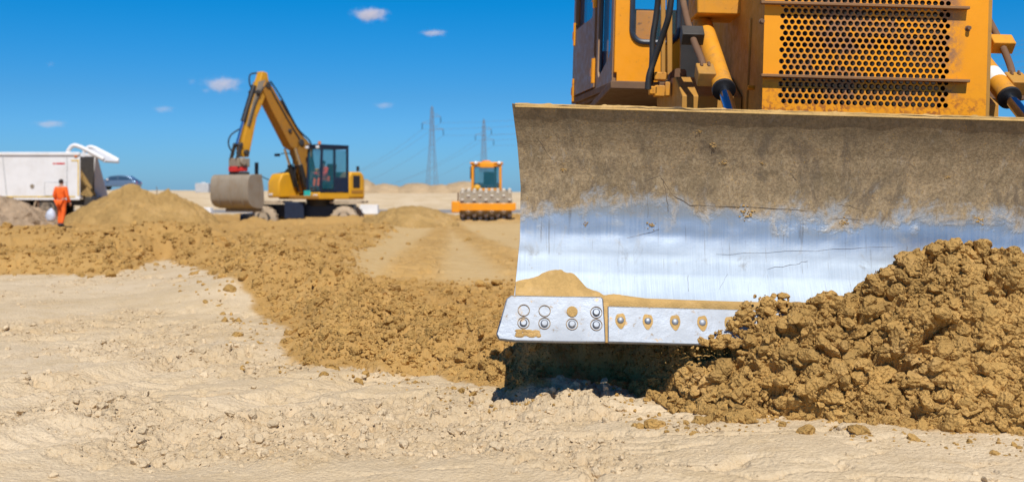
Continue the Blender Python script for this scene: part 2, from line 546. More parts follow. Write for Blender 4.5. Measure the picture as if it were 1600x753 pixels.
M['amber'] = flat_mat("amber_lens", (.90, .25, .02), .3)
M['lens'] = flat_mat("white_lamp_lens", (.85, .85, .85), .2)
M['teal'] = flat_mat("turquoise_plate", (.03, .62, .55), .5)
M['radiator'] = flat_mat("radiator_core", (.018, .014, .012), .8)
M['pad'] = paint_mat("polished_drum_pad", (.62, .56, .46), (.34, .24, .13), .8, .45, 0, 3)
M['drum'] = paint_mat("muddy_drum", (.26, .21, .15), (.38, .27, .14), .7, .6, 0, 1.5)
M['seam'] = flat_mat("earth_filled_seam", (.42, .30, .17), .9)
M['crack'] = flat_mat("earthy_crack", (.17, .13, .09), .9)  # dull earth brown of the crack lines
M['tank'] = flat_mat("grey_tank", (.48, .49, .50), .7)
M['barrier'] = flat_mat("white_concrete", (.72, .72, .72), .8, 0, .1, 1)


# ------------------------------------------------------------------ mesh building
class MB:
    """Collects solids; build() links them as ONE mesh object."""
    def __init__(self, mat=None):
        self.v, self.f, self.M = [], [], mat or Matrix()

    def add(self, verts, faces):
        o = len(self.v)
        self.v.extend([tuple(self.M @ Vector(p)) for p in verts])
        self.f.extend([tuple(i + o for i in f) for f in faces])
        return self

    def box(self, c, s, rot=None):
        m = (rot or Matrix.Identity(3)).to_3x3()
        c = Vector(c)
        vs = [c + m @ Vector((x * s[0] / 2, y * s[1] / 2, z * s[2] / 2)) for x in (-1, 1) for y in (-1, 1) for z in (-1, 1)]
        return self.add(vs, [(0, 1, 3, 2), (4, 6, 7, 5), (0, 4, 5, 1), (2, 3, 7, 6), (0, 2, 6, 4), (1, 5, 7, 3)])

    def bar(self, p0, p1, w, h, up=(0, 0, 1)):
        p0, p1 = Vector(p0), Vector(p1)
        d = (p1 - p0)
        L = d.length
        d.normalize()
        u = Vector(up)
        if abs(d.dot(u)) > .98:
            u = Vector((0, 1, 0))
        s = d.cross(u).normalized()
        u = s.cross(d)
        return self.box((p0 + p1) / 2, (w, L, h), Matrix((s, d, u)).transposed())

    def cyl(self, p0, p1, r0, r1=None, n=16, cap=True):
        return self.loft([(p0, r0), (p1, r0 if r1 is None else r1)], n, cap)

    def loft(self, prs, n=16, cap=True):
        """Round sections of given radius along a polyline of points."""
        ps = [Vector(p) for p, _ in prs]
        rings, vs, fs = [], [], []
        ref = None
        for i, (p, r) in enumerate(prs):
            a, b = ps[max(0, i - 1)], ps[min(len(ps) - 1, i + 1)]
            d = (b - a)
            if d.length < 1e-9:
                d = (ps[-1] - ps[0])
            d.normalize()
            if ref is None:
                ref = Vector((0, 0, 1)) if abs(d.z) < .9 else Vector((0, 1, 0))
            s = d.cross(ref).normalized()
            t = s.cross(d)
            ref = t
            base = len(vs)
            vs += [ps[i] + (s * math.cos(2 * math.pi * k / n) + t * math.sin(2 * math.pi * k / n)) * r for k in range(n)]
            rings.append(base)
        for a, b in zip(rings, rings[1:]):
            fs += [(a + k, a + (k + 1) % n, b + (k + 1) % n, b + k) for k in range(n)]
        if cap:
            fs.append(tuple(rings[0] + k for k in reversed(range(n))))
            fs.append(tuple(rings[-1] + k for k in range(n)))
        return self.add(vs, fs)

    def tube(self, pts, r, n=10, sub=6):
        """A smooth bent tube through the points."""
        P = [Vector(p) for p in pts]
        out = []
        for i in range(len(P) - 1):
            p0, p1, p2, p3 = P[max(0, i - 1)], P[i], P[i + 1], P[min(len(P) - 1, i + 2)]
            for k in range(sub):
                t = k / sub
                out.append(.5 * ((2 * p1) + (p2 - p0) * t + (2 * p0 - 5 * p1 + 4 * p2 - p3) * t * t + (3 * p1 - p0 - 3 * p2 + p3) * t ** 3))
        out.append(P[-1])
        return self.loft([(p, r) for p in out], n)

    def lathe(self, c, axis, prof, n=24):
        """prof: (distance along the axis, radius) pairs."""
        c, a = Vector(c), Vector(axis).normalized()
        return self.loft([(c + a * t, max(r, 1e-4)) for t, r in prof], n)

    def prism(self, poly, a, b, axis='x'):
        """A polygon in the plane across the axis, extruded from a to b."""
        def P(u, v, w):
            return {'x': (w, u, v), 'y': (u, w, v), 'z': (u, v, w)}[axis]
        n = len(poly)
        vs = [P(u, v, a) for u, v in poly] + [P(u, v, b) for u, v in poly]
        fs = [tuple(range(n)), tuple(range(2 * n - 1, n - 1, -1))]
        fs += [(i, n + i, n + (i + 1) % n, (i + 1) % n) for i in range(n)]
        return self.add(vs, fs)

    def ball(self, c, r, n=12):
        r = (r, r, r) if not hasattr(r, '__len__') else r
        vs, fs = [], []
        m = n // 2
        for i in range(m + 1):
            th = math.pi * i / m
            for k in range(n):
                ph = 2 * math.pi * k / n
                vs.append((c[0] + r[0] * math.sin(th) * math.cos(ph), c[1] + r[1] * math.sin(th) * math.sin(ph), c[2] + r[2] * math.cos(th)))
        for i in range(m):
            for k in range(n):
                fs.append((i * n + k, (i + 1) * n + k, (i + 1) * n + (k + 1) % n, i * n + (k + 1) % n))
        return self.add(vs, fs)

    def build(self, name, mat, parent=None, bevel=0.0, angle=38):
        me = bpy.data.meshes.new(name)
        me.from_pydata(self.v, [], self.f)
        bm = bmesh.new()
        bm.from_mesh(me)
        bmesh.ops.recalc_face_normals(bm, faces=bm.faces)
        bm.to_mesh(me)
        bm.free()
        me.polygons.foreach_set('use_smooth', [True] * len(me.polygons))
        me.set_sharp_from_angle(angle=R(angle))
        o = bpy.data.objects.new(name, me)
        COL.objects.link(o)
        me.materials.append(M[mat] if isinstance(mat, str) else mat)
        if parent:
            o.parent = parent
        if bevel:
            b = o.modifiers.new('bevel', 'BEVEL')
            b.width = bevel
            b.segments = 2
            b.limit_method = 'ANGLE'
            b.angle_limit = R(40)
        return o


def tag(o, label=None, cat=None, group=None, kind=None):
    for k, v in (('label', label), ('category', cat), ('group', group), ('kind', kind)):
        if v:
            o[k] = v
    return o


def thing(name, label, cat, loc=(0, 0, 0), rot=(0, 0, 0), group=None):
    o = bpy.data.objects.new(name, None)
    COL.objects.link(o)
    o.location = loc
    o.rotation_euler = rot
    o.empty_display_size = .2
    return tag(o, label, cat, group)


def np_mesh(name, V, Fq, mat, smooth_shade=True, parent=None, attrs=None):
    me = bpy.data.meshes.new(name)
    V = np.ascontiguousarray(V, np.float32)
    Fq = np.ascontiguousarray(Fq, np.int32)
    k = Fq.shape[1]
    me.vertices.add(len(V))
    me.vertices.foreach_set('co', V.ravel())
    me.loops.add(Fq.size)
    me.loops.foreach_set('vertex_index', Fq.ravel())
    me.polygons.add(len(Fq))
    me.polygons.foreach_set('loop_start', np.arange(0, Fq.size, k, dtype=np.int32))
    me.polygons.foreach_set('use_smooth', np.full(len(Fq), smooth_shade))
    for an, av in (attrs or {}).items():
        a = me.attributes.new(an, 'FLOAT', 'POINT')
        a.data.foreach_set('value', np.ascontiguousarray(av, np.float32))
    me.update(calc_edges=True)
    me.validate()
    o = bpy.data.objects.new(name, me)
    COL.objects.link(o)
    me.materials.append(M[mat] if isinstance(mat, str) else mat)
    if parent:
        o.parent = parent
    return o


def grid_faces(nr, nc):
    i = np.arange(nr - 1)[:, None] * nc + np.arange(nc - 1)[None, :]
    return np.stack([i, i + 1, i + nc + 1, i + nc], -1).reshape(-1, 4)


# ------------------------------------------------------------------ the ground
def build_ground():
    ys = [2.4]
    while ys[-1] < 9:
        ys.append(ys[-1] * 1.0036)
    while ys[-1] < 100:
        ys.append(ys[-1] * 1.0052)
    while ys[-1] < 9000:
        ys.append(ys[-1] * 1.07)
    back = list(-np.geomspace(300, 1, 26)) + [0, .8, 1.5, 2.0]
    ys = np.array(back + ys)
    uc = np.linspace(-.60, .60, 940)
    uo = .60 + np.geomspace(.004, 6.0, 70)
    us = np.concatenate([-uo[::-1], uc, uo])
    w = np.maximum(ys, 2.4)
    X = us[None, :] * w[:, None]
    Y = np.repeat(ys[:, None], len(us), 1)
    h, br, comp, patch = ground_parts(X, Y)
    V = np.stack([X, Y, h], -1).reshape(-1, 3)
    o = np_mesh("ground", V, grid_faces(len(ys), len(us)), 'ground', True, None,
                {'brown': br.ravel(), 'rolled': comp.ravel(), 'crumbly': patch.ravel()})
    tag(o, "bare sandy ground, pale and dry in front, spread with brown earth behind", kind='structure')


build_ground()


def build_road():
    ys = np.array([64.5, 66, 70, 74, 76.5])
    xs = np.linspace(-70, 60, 66)
    X, Y = np.meshgrid(xs, ys)
    Z = ground_h(X, Y) * 0 - .27 + np.array([-.1, .06, .10, .06, -.1])[:, None]
    o = np_mesh("road", np.stack([X, Y, Z], -1).reshape(-1, 3), grid_faces(5, 66), 'road')
    tag(o, "grey site road running across behind the machines", kind='structure')


build_road()


def mound(name, cx, cy, rx, ry, h, mat, label, cat, seed, n=110, lump=.1, power=1.4, peaks=None, group=None):
    """A tipped heap: a rough height field that dips under the ground at its rim; its base lies at the origin of the object."""
    u = np.linspace(-1.15, 1.15, n)
    U, V_ = np.meshgrid(u, u)
    X, Y = cx + U * rx, cy + V_ * ry
    r = np.sqrt(U * U + V_ * V_) * (1 + .14 * fbm(U * 2.1, V_ * 2.1, seed, 3))
    shp = np.clip(1 - r, 0, 1) ** (1 / power) if power < 1 else np.clip(1 - r ** power, 0, 1)
    if peaks:
        shp = shp * .35
        for (px, py, sx, hh) in peaks:
            shp = np.maximum(shp, hh * np.clip(1 - np.sqrt((U - px) ** 2 + (V_ - py) ** 2) / sx, 0, 1) ** 1.1)
    H = h * shp * (1 + .12 * fbm(U * 3, V_ * 3, seed + 3, 3))
    H = H + h * lump * shp ** .5 * (fbm(X * 3 / max(rx, .1), Y * 3 / max(ry, .1), seed + 5, 5) + .6 * worley(U * 9, V_ * 9, seed + 6))
    g0 = gz(cx, cy)
    Z = ground_h(X, Y) + H - .10 * (1 - smooth(0, .12, shp)) - g0
    o = np_mesh(name, np.stack([X - cx, Y - cy, Z], -1).reshape(-1, 3), grid_faces(n, n), mat)
    o.location = (cx, cy, g0)
    return tag(o, label, cat, group)


p = at(205, 340, 46.5)
mound("sand_pile", -16.1, 47.0, 3.4, 2.4, 1.55, 'pile', "brown sand pile with two peaks behind the orange-clad walker, tipped by the truck", "sand pile", 101, 170, .13, 1.2,
      [(-.08, 0, .95, 1.0), (.40, .1, .75, .80)])
mound("sand_mound", -3.55, 38.5, 1.75, 1.6, .74, 'pile', "low rounded brown mound in front of the padfoot roller", "mound", 111, 110, .10, 1.7)
mound("rubble_pile", -21.6, 45.2, 3.2, 2.2, 1.05, 'rubble', "stony pinkish grey rubble pile in front of the truck wheels", "rubble pile", 121, 130, .2, 1.5)
for i, (px, w, h, lab) in enumerate([(602, 2.6, 1.00, "pale sand bank with a blunt top just behind the excavator's rear"),
                                     (652, 2.2, 1.15, "tallest pale sand bank under the larger pylon"),
                                     (690, 2.5, .95, "broad flat pale sand bank between the two pylons"),
                                     (722, 2.3, 1.35, "pale sand bank rising behind the roller cab"),
                                     (566, 1.7, 1.55, "pale sand bank partly hidden by the excavator's yellow engine cover")]):
    c = at(px, 300, 112)
    mound("sand_bank", c.x, 112, w * 1.25, 3.0, h * .85, 'bank', lab, "sand bank", 130 + i * 9, 70, .12, 1.8, None, "sand banks on the far embankment")

# ------------------------------------------------------------------ heap pushed by the blade
TOE = np.array([(.40, 5.6), (.56, 5.50), (.66, 5.22), (.76, 4.98), (.90, 4.70), (1.1, 4.63), (1.43, 4.50), (2.0, 4.30), (2.8, 4.22), (3.6, 4.35), (4.1, 4.9)])
TOP = np.array([(.40, .0), (.58, .10), (.75, .13), (.85, .15), (.97, .19), (1.10, .27), (1.25, .42), (1.62, .56), (1.78, .65), (1.95, .73), (2.1, .745), (2.3, .67), (2.9, .62), (3.5, .45), (4.0, .1)])


def heap_h(x, y):
    toe = np.interp(x, TOE[:, 0], TOE[:, 1]) + .05 * fbm(x * 4, y * 2, 201, 3)
    top = np.interp(x, TOP[:, 0], TOP[:, 1]) + .05 * fbm(x * 5, x * 0 + 3, 202, 3)
    t = (y - toe) / np.maximum(4.98 - toe, .08)
    prof = np.where(t < 0, t * .5, np.clip(t, 0, 1.0) ** .9)
    back = np.clip(y - 4.98, 0, 1) * .15
    return np.where(x < .56, -1.0, top * prof - back)


def heap_pos(X, Y):
    """The heap's surface, roughened along its slope."""
    H = heap_h(X, Y)
    top = np.interp(X, TOP[:, 0], TOP[:, 1])
    a, b = X, Y * .75 + H * .9
    lum = .060 * facet(a * 4.6, b * 4.6, 204) + .036 * facet(a * 11, b * 11, 205) + .018 * facet(a * 25, b * 25, 208) + .05 * fbm(a * 5, b * 5, 206, 5, .55)
    lum = lum * (.45 + .95 * smooth(-.35, .35, fbm(a * 1.9, b * 1.9, 214, 3)))
    lum = lum * smooth(0, .08, H) * np.clip(top / .25, .3, 1)
    return X + .012 * fbm(a * 14, b * 14, 213, 2), Y - .62 * lum, H + .78 * lum, H


def build_heap():
    xs = np.arange(.40, 4.1, .0085)
    ys = np.arange(3.95, 5.30, .0075)
    X, Y = np.meshgrid(xs, ys)
    G = ground_h(X, Y)
    Xd, Yd, Zd, H = heap_pos(X, Y)
    Z = np.where(H > 0, np.maximum(Zd, G * .6 - .03), G - .05)
    o = np_mesh("earth_heap", np.stack([Xd - 2, Yd - 4.8, Z], -1).reshape(-1, 3), grid_faces(len(ys), len(xs)), 'brown')
    o.location = (2, 4.8, 0)
    o.data.set_sharp_from_angle(angle=R(45))
    tag(o, "loose brown earth heap pushed up against the steel dozer blade", "earth heap")


build_heap()


# ------------------------------------------------------------------ clods
def ico(sub):
    bm = bmesh.new()
    bmesh.ops.create_icosphere(bm, subdivisions=sub, radius=1)
    v = np.array([x.co[:] for x in bm.verts])
    f = np.array([[x.index for x in q.verts] for q in bm.faces])
    bm.free()
    return v, f


def clod_shape(sub, seed, rough=.14):
    rng = np.random.default_rng(seed)
    v, f = ico(sub)
    d = v / np.linalg.norm(v, axis=1)[:, None]
    r = np.ones(len(d))
    for _ in range(rng.integers(8, 14)):
        n = rng.normal(size=3)
        n /= np.linalg.norm(n)
        off = rng.uniform(.42, .85)
        dn = d @ n
        r = np.where(dn > off, np.minimum(r, off / np.maximum(dn, 1e-3)), r)
    for i in range(len(d)):
        q = Vector(d[i]) * 1.6 + Vector((seed * 3.1, 0, 0))
        r[i] *= 1 + rough * (mnoise.noise(q) * 1.2 + .6 * mnoise.noise(q * 2.6) + (.35 * mnoise.noise(q * 6) if sub > 2 else 0) + (.2 * mnoise.noise(q * 13) if sub > 3 else 0))
    return d * r[:, None] * np.array([1, rng.uniform(.7, 1), rng.uniform(.6, .9)]), f


SHAPES = {1: [clod_shape(1, s, .25) for s in range(8)], 2: [clod_shape(2, 20 + s, .2) for s in range(10)], 3: [clod_shape(3, 40 + s, .2) for s in range(8)]}


def rot_mats(n, rng):
    q = rng.normal(size=(n, 4))
    q /= np.linalg.norm(q, axis=1)[:, None]
    w, x, y, z = q.T
    return np.stack([np.stack([1 - 2 * (y * y + z * z), 2 * (x * y - z * w), 2 * (x * z + y * w)], -1),
                     np.stack([2 * (x * y + z * w), 1 - 2 * (x * x + z * z), 2 * (y * z - x * w)], -1),
                     np.stack([2 * (x * z - y * w), 2 * (y * z + x * w), 1 - 2 * (x * x + y * y)], -1)], 1)


def scatter(name, pts, rad, mat, label, seed):
    """All the small loose lumps nobody would count, as one mesh."""
    rng = np.random.default_rng(seed)
    Vs, Fs, Ts, off = [], [], [], 0
    pix = rad * F_PX / np.maximum(pts[:, 1], 1)
    lod = np.where(pix < 2.6, 1, np.where(pix < 8, 2, 3))
    for L in (1, 2, 3):
        idx = np.where(lod == L)[0]
        kind = rng.integers(0, len(SHAPES[L]), len(idx))
        for k in range(len(SHAPES[L])):
            ii = idx[kind == k]
            if not len(ii):
                continue
            v, f = SHAPES[L][k]
            Rm = rot_mats(len(ii), rng)
            P = np.einsum('nij,vj->nvi', Rm, v) * rad[ii][:, None, None]
            P[:, :, 2] *= .85
            P += pts[ii][:, None, :]
            nv = len(v)
            Fs.append((f[None] + (np.arange(len(ii)) * nv)[:, None, None] + off).reshape(-1, 3))
            Vs.append(P.reshape(-1, 3))
            Ts.append(np.repeat(rng.uniform(0, 1, len(ii)) ** 2.2, nv))
            off += nv * len(ii)
    o = np_mesh(name, np.concatenate(Vs), np.concatenate(Fs), mat, True, None, {'tint': np.concatenate(Ts)})
    o.data.set_sharp_from_angle(angle=R(24))
    tag(o, label, kind='stuff')
    return o


def screen_samples(n, rng, y0=335, y1=770):
    px, py = rng.uniform(-160, 1760, n), rng.uniform(y0, y1, n)
    Y = F_PX * CAM_Z / (py - HOR)
    return (px - 800) * Y / F_PX, Y


rng = np.random.default_rng(5)
# brown clods over the windrow and the bank
X, Y = screen_samples(230000, rng)
d = brown_dist(X, Y)
comp = compact_mask(X, Y)
dens = smooth(-.05, .25, d) * np.where(d > 1.4, .6, 1.0) * np.maximum(smooth(-.55, .15, fbm(X * 1.6, Y * 1.1, 75, 3)), smooth(1.0, .5, d) * .9) * (1 - .985 * comp) * (1 - smooth(26, 40, Y))
dens = np.where((X > 0.0) & (Y > 4.9) & (Y < 7), dens * .8, dens)
stray = np.where((d > -.35) & (d <= 0), .035, 0)
keep = rng.uniform(size=len(X)) < np.maximum(dens * .62, stray)
X, Y = X[keep], Y[keep]
rmin = np.maximum(.0065, .0016 * Y)
rad = np.minimum(rmin * (1 + rng.pareto(1.9, len(X)) * .7), .034 + .0035 * Y)
Z = ground_h(X, Y) + rad * .02
scatter("earth_clods", np.stack([X, Y, Z], -1), rad, 'brown', "loose brown earth clods strewn along the spread soil", 61)
# clods on the heap face
n = 60000
X, Y = rng.uniform(.5, 3.9, n), rng.uniform(4.0, 5.08, n)
Xd, Yd, Zd, H = heap_pos(X, Y)
keep = (H > .01) & (Zd > ground_h(X, Y) - .02) & (rng.uniform(size=n) < np.where(X > 2.7, .4, .8))
X, Y, Zd = Xd[keep], Yd[keep], Zd[keep]
rad = np.minimum(.0065 * (1 + rng.pareto(1.6, len(X)) * .8), .055)
Z = Zd + rad * .05
n2 = 900
X2, Y2 = rng.uniform(.50, 1.0, n2), rng.uniform(0, 1, n2)
Y2 = np.interp(X2, TOE[:, 0], TOE[:, 1]) - .02 + Y2 ** 1.6 * .22 - .12
r2 = np.minimum(.006 * (1 + rng.pareto(1.5, n2)), .04)
# pieces clinging to the cutting edge and crumbs dropping from it
n = 420
cxs = .85 + rng.beta(2.2, 1.3, n) * .42
czs = .29 + rng.uniform(0, 1, n) ** 1.2 * np.clip((cxs - .84) * .8, .02, .22)
Z = np.concatenate([Z, ground_h(X2, Y2) + r2 * .3])
rad = np.concatenate([rad, r2])
X, Y = np.concatenate([X, X2]), np.concatenate([Y, Y2])
X = np.concatenate([X, cxs, rng.normal(.86, .09, 90)])
Y = np.concatenate([Y, 4.945 + (czs - .29) * .3, rng.normal(4.93, .03, 90)])
Z = np.concatenate([Z, czs, rng.uniform(.14, .30, 90)])
rad = np.concatenate([rad, np.minimum(.006 * (1 + rng.pareto(1.3, n)), .036), np.minimum(.0025 * (1 + rng.pareto(1.6, 90)), .012)])
scatter("heap_clods", np.stack([X, Y, Z], -1), rad, 'brown', "loose crumbs and small clods covering the brown earth heap", 62)
# crumbs of dry sand
X, Y = screen_samples(110000, rng, 400)
h, br, comp, patch = ground_parts(X, Y)
keep = (br < .05) & (rng.uniform(size=len(X)) < .02 + .30 * patch ** 1.5 + .5 * gauss(X, Y, .24, 5.25, .3, .2)) & (Y < 30)
X, Y = X[keep], Y[keep]
rad = np.minimum(np.maximum(.0036, .001 * Y) * (1 + rng.pareto(1.8, len(X)) * .7), .032)
scatter("sand_crumbs", np.stack([X, Y, ground_h(X, Y) + rad * .05], -1), rad, 'pale', "dry pale sand crumbs scattered over the bare sand", 63)
# far bank and piles: coarser lumps
n = 1500
X, Y = rng.uniform(-24, -19, n), rng.uniform(43.3, 47, n)
rad = np.minimum(.05 * (1 + rng.pareto(2, n)), .22)
rr = np.clip(1 - np.sqrt(((X + 21.6) / 3.2) ** 2 + ((Y - 45.2) / 2.2) ** 2) ** 1.5, 0, 1)
keep = rr > 0
scatter("rubble_stones", np.stack([X, Y, ground_h(X, Y) + 1.05 * rr], -1)[keep], rad[keep], 'rubble', "broken stones lying over the rubble pile", 64)


def ray_hit(px, py, hf, y0=3.6, y1=6.4):
    Y = np.arange(y0, y1, .01)
    X, Z = (px - 800) * Y / F_PX, CAM_Z + (HOR - py) * Y / F_PX
    hit = np.where(Z <= hf(X, Y))[0]
    return at(px, py, Y[hit[0]] if len(hit) else 4.95)


def heap_top(x, y):
    return np.maximum(ground_h(x, y), heap_h(x, y))


BIG = [clod_shape(4, 70 + s, .26) for s in range(9)]
LUMPS = [(1330, 494, 27), (1395, 430, 26), (1440, 408, 22), (1518, 402, 24), (1562, 412, 17), (1478, 552, 44), (1432, 482, 24), (1252, 520, 20),
         (1292, 602, 25), (1172, 600, 24), (1362, 602, 20), (1552, 522, 24), (1580, 604, 22), (1200, 492, 17), (1256, 482, 18), (1158, 500, 17),
         (1392, 532, 18), (1312, 556, 20), (1230, 572, 18), (1080, 612, 14), (1440, 642, 18), (1538, 642, 22), (1340, 448, 12), (1475, 440, 22),
         (1590, 450, 20), (1530, 470, 18), (1125, 553, 20), (1093, 548, 13), (1135, 485, 14), (1170, 530, 15)]
rng = np.random.default_rng(11)
for i, (px, py, rp) in enumerate(LUMPS):
    q = ray_hit(px, py, heap_top)
    r = rp * q.y / F_PX
    v, f = BIG[i % len(BIG)]
    Rm = rot_mats(1, rng)[0]
    o = np_mesh("earth_lump", (v @ Rm.T) * r, f, 'brown')
    o.data.set_sharp_from_angle(angle=R(28))
    o.location = q + Vector((0, r * .55, -r * .2))
    tag(o, "fist-sized or larger brown earth lump lying in the heap before the blade", "earth lump", "big lumps in the earth heap")
def windrow_top(x, y):
    return ground_h(x, y)
for i, (px, py, rp) in enumerate([(705, 497, 11), (752, 524, 10), (690, 522, 10), (655, 579, 8), (742, 555, 11), (612, 508, 9), (668, 540, 9), (575, 560, 8), (720, 470, 10), (640, 470, 9)]):
    q = ray_hit(px, py, windrow_top, 5, 14)
    r = rp * q.y / F_PX
    v, f = BIG[(i * 2 + 1) % len(BIG)]
    o = np_mesh("earth_lump", (v @ rot_mats(1, rng)[0].T) * r, f, 'brown')
    o.data.set_sharp_from_angle(angle=R(28))
    o.location = q + Vector((0, 0, r * .3))
    tag(o, "larger brown lump lying in the spread soil beside the blade end", "earth lump", "larger lumps in the spread soil")

# ------------------------------------------------------------------ bulldozer
DX, DY = 1.907, 6.9
dozer = thing("bulldozer", "big weathered yellow bulldozer facing the viewer with wide scoured steel blade raised", "bulldozer", (DX, DY, 0), (0, R(1.6), 0))
DINV = Matrix.Translation((DX, DY, 0)) @ Matrix.Rotation(R(1.6), 4, 'Y')
DINV = DINV.inverted()


def D(px, py, Y):
    return DINV @ at(px, py, Y)


YB = 4.95 - DY                                   # local depth of the blade's lower edge
PROF = [(.115, .445), (.15, .48), (.20, .55), (.232, .64), (.250, .74), (.257, .83), (.253, .93), (.238, 1.03), (.211, 1.13), (.168, 1.235), (.115, 1.330)]
PZ = np.array([p[1] for p in PROF])
PY = np.array([p[0] for p in PROF])


def mold_y(z):
    return YB + np.interp(z, PZ, PY)


def mold_half(z):
    """Half width of the moldboard: waisted between the top corner and the end bit."""
    return np.interp(z, [.40, .50, .70, .95, 1.15, 1.330], [1.915, 1.905, 1.890, 1.893, 1.915, 1.945])


def build_blade():
    zs = np.linspace(PZ[0], PZ[-1], 60)
    us = np.linspace(-1, 1, 150)
    Z, U = np.meshgrid(zs, us, indexing='ij')
    wave = .004 * fbm(U * 6, Z * 5, 301, 3) + .0015 * fbm(U * 22, Z * 20, 302, 2)
    X = U * mold_half(Z)
    Yf = mold_y(Z) + wave
    top = np.clip((Z - 1.30) / .023, 0, 1)
    V = np.stack([X, Yf, Z + .006 * fbm(U * 30, Z * 0, 303, 3) * top], -1).reshape(-1, 3)
    n = len(zs) * len(us)
    Vb = V.copy()
    Vb[:, 1] += .032
    Vb[:, 2] += .006
    Fq = grid_faces(len(zs), len(us))
    nc, nr = len(us), len(zs)
    rim = []
    for c in range(nc - 1):
        rim.append((c + 1, c, c + n, c + 1 + n))
        b = (nr - 1) * nc + c
        rim.append((b, b + 1, b + 1 + n, b + n))
    for r in range(nr - 1):
        a, b = r * nc, (r + 1) * nc
        rim.append((a, b, b + n, a + n))
        a, b = a + nc - 1, b + nc - 1
        rim.append((b, a, a + n, b + n))
    Fall = np.concatenate([Fq, Fq[:, ::-1] + n, np.array(rim)])
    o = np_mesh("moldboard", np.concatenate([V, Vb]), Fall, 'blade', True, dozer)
    o.data.set_sharp_from_angle(angle=R(45))
    return o


mold = build_blade()
m = MB()                                          # stiffeners on the rear of the blade
m.box((0, YB + .42, .62), (3.3, .25, .22))
m.box((0, YB + .36, 1.05), (3.3, .18, .16))
for x in (-1.6, -.8, 0, .8, 1.6):
    m.box((x, YB + .38, .82), (.04, .2, .62))
m.build("blade_stiffener", 'rusty', dozer, .008)

# top lip with earth lying along it
us = np.linspace(-1.93, 1.93, 400)
lip_v, lip_f = [], []
for i, x in enumerate(us):
    hgt = .008 + .010 * max(0, float(fbm(np.array(x * 9.), np.array(0.), 320, 4))) + .012 * max(0, float(vnoise(np.array(x * 31.), np.array(2.), 321)) - .45)
    y0 = float(mold_y(1.330))
    for (dy, dz) in ((-.002, 1.318), (.004, 1.330 + hgt * .7), (.018, 1.326 + hgt), (.034, 1.328 + hgt * .5), (.038, 1.322)):
        lip_v.append((x, y0 + dy, dz))
np_mesh("earth_ridge", np.array(lip_v), grid_faces(len(us), 5), 'brown_dry', True, dozer)

# earth caked on the ledge above the cutting edge
ct = np.array([(-1.94, .50), (-1.86, .525), (-1.80, .545), (-1.735, .57), (-1.69, .575), (-1.62, .54), (-1.575, .50), (-1.54, .49), (-1.50, .472), (-1.42, .468), (-1.3, .455), (-1.0, .452), (1.9, .46)])
cx = np.linspace(-1.905, 1.90, 700)
ctop = np.interp(cx, ct[:, 0], ct[:, 1]) + .010 * fbm(cx * 16, cx * 0, 330, 4) * (np.interp(cx, ct[:, 0], ct[:, 1]) > .468)
rows = []
for k in range(12):
    t = k / 11
    z = .405 + (ctop - .405) * t
    yy = np.where(z < .445, YB + .115 - (.445 - z) * .25, mold_y(np.maximum(z, .445)))
    thick = (.008 + .010 * fbm(cx * 6, z * 6, 331, 3)) * (1 - t ** 3) * 1.25 + .002
    thick = np.where(t == 1, -.004, thick)
    rows.append(np.stack([cx, yy - thick - (.004 if t < .99 else 0), z], -1))
np_mesh("caked_earth", np.concatenate(rows), grid_faces(12, 700), 'brown_dry', True, dozer)

# weld cracks and gouges across the moldboard
m = MB()
def on_mold(px, py, lift=.001):
    q = D(px, py, 5.15)
    for _ in range(4):
        q = D(px, py, DY + float(mold_y(min(max(q.z, .45), 1.32))))
    return Vector((q.x, q.y - lift, q.z))
for pts, r in ([((838, 215), (862, 248), (880, 258), (903, 272), (918, 292), (932, 302), (985, 290), (1030, 275)), .0028],
               [((1030, 274), (1036, 282), (1052, 306), (1078, 320), (1130, 322), (1200, 326), (1262, 330)), .0026],
               [((1010, 284), (1012, 310), (1012, 340)), .0016], [((1036, 282), (1042, 308), (1044, 330)), .003],
               [((1310, 320), (1328, 322), (1345, 327)), .003], [((1280, 345), (1320, 342), (1370, 346), (1390, 342)), .0014],
               [((1416, 345), (1417, 370), (1417, 392)), .0035], [((1120, 398), (1200, 394), (1300, 390), (1420, 384)), .0012],
               [((1200, 420), (1245, 412), (1262, 408)), .0012], [((980, 372), (1010, 366), (1030, 358)), .002], [((1195, 228), (1215, 250), (1245, 282)), .0013],
               [((1075, 430), (1076, 455)), .0012], [((1138, 428), (1124, 452)), .0012]):
    qs = []
    for a_, b_ in zip(pts, pts[1:]):
        for t_ in np.linspace(0, 1, 5)[:-1]:
            qs.append(on_mold(a_[0] + (b_[0] - a_[0]) * t_ + random.uniform(-1.3, 1.3), a_[1] + (b_[1] - a_[1]) * t_ + random.uniform(-1.3, 1.3), -.0004))
    qs.append(on_mold(*pts[-1], -.0004))
    m.loft([(q_, r * random.uniform(.25, .6)) for q_ in qs], 5)
m.build("weld_crack", 'crack', dozer)
m = MB()
for (px, py, w) in ((1115, 225, .010), (1130, 255, .009), (1165, 332, .02), (1480, 276, .008), (1190, 255, .006), (1092, 205, .007), (1530, 345, .014), (1018, 352, .012), (915, 350, .008), (1320, 348, .012), (880, 265, .008)):
    q = on_mold(px, py)
    for _ in range(22):
        k = random.uniform(.08, .30)
        m.ball(q + Vector((random.gauss(0, w), 0, random.gauss(0, w * .7))), (w * k * 1.5, .002, w * k), 6)
m.build("mud_splash", 'brown_dry', dozer)['kind'] = 'stuff'

# end bits and cutting edge
SL = math.atan2(.115, .19)


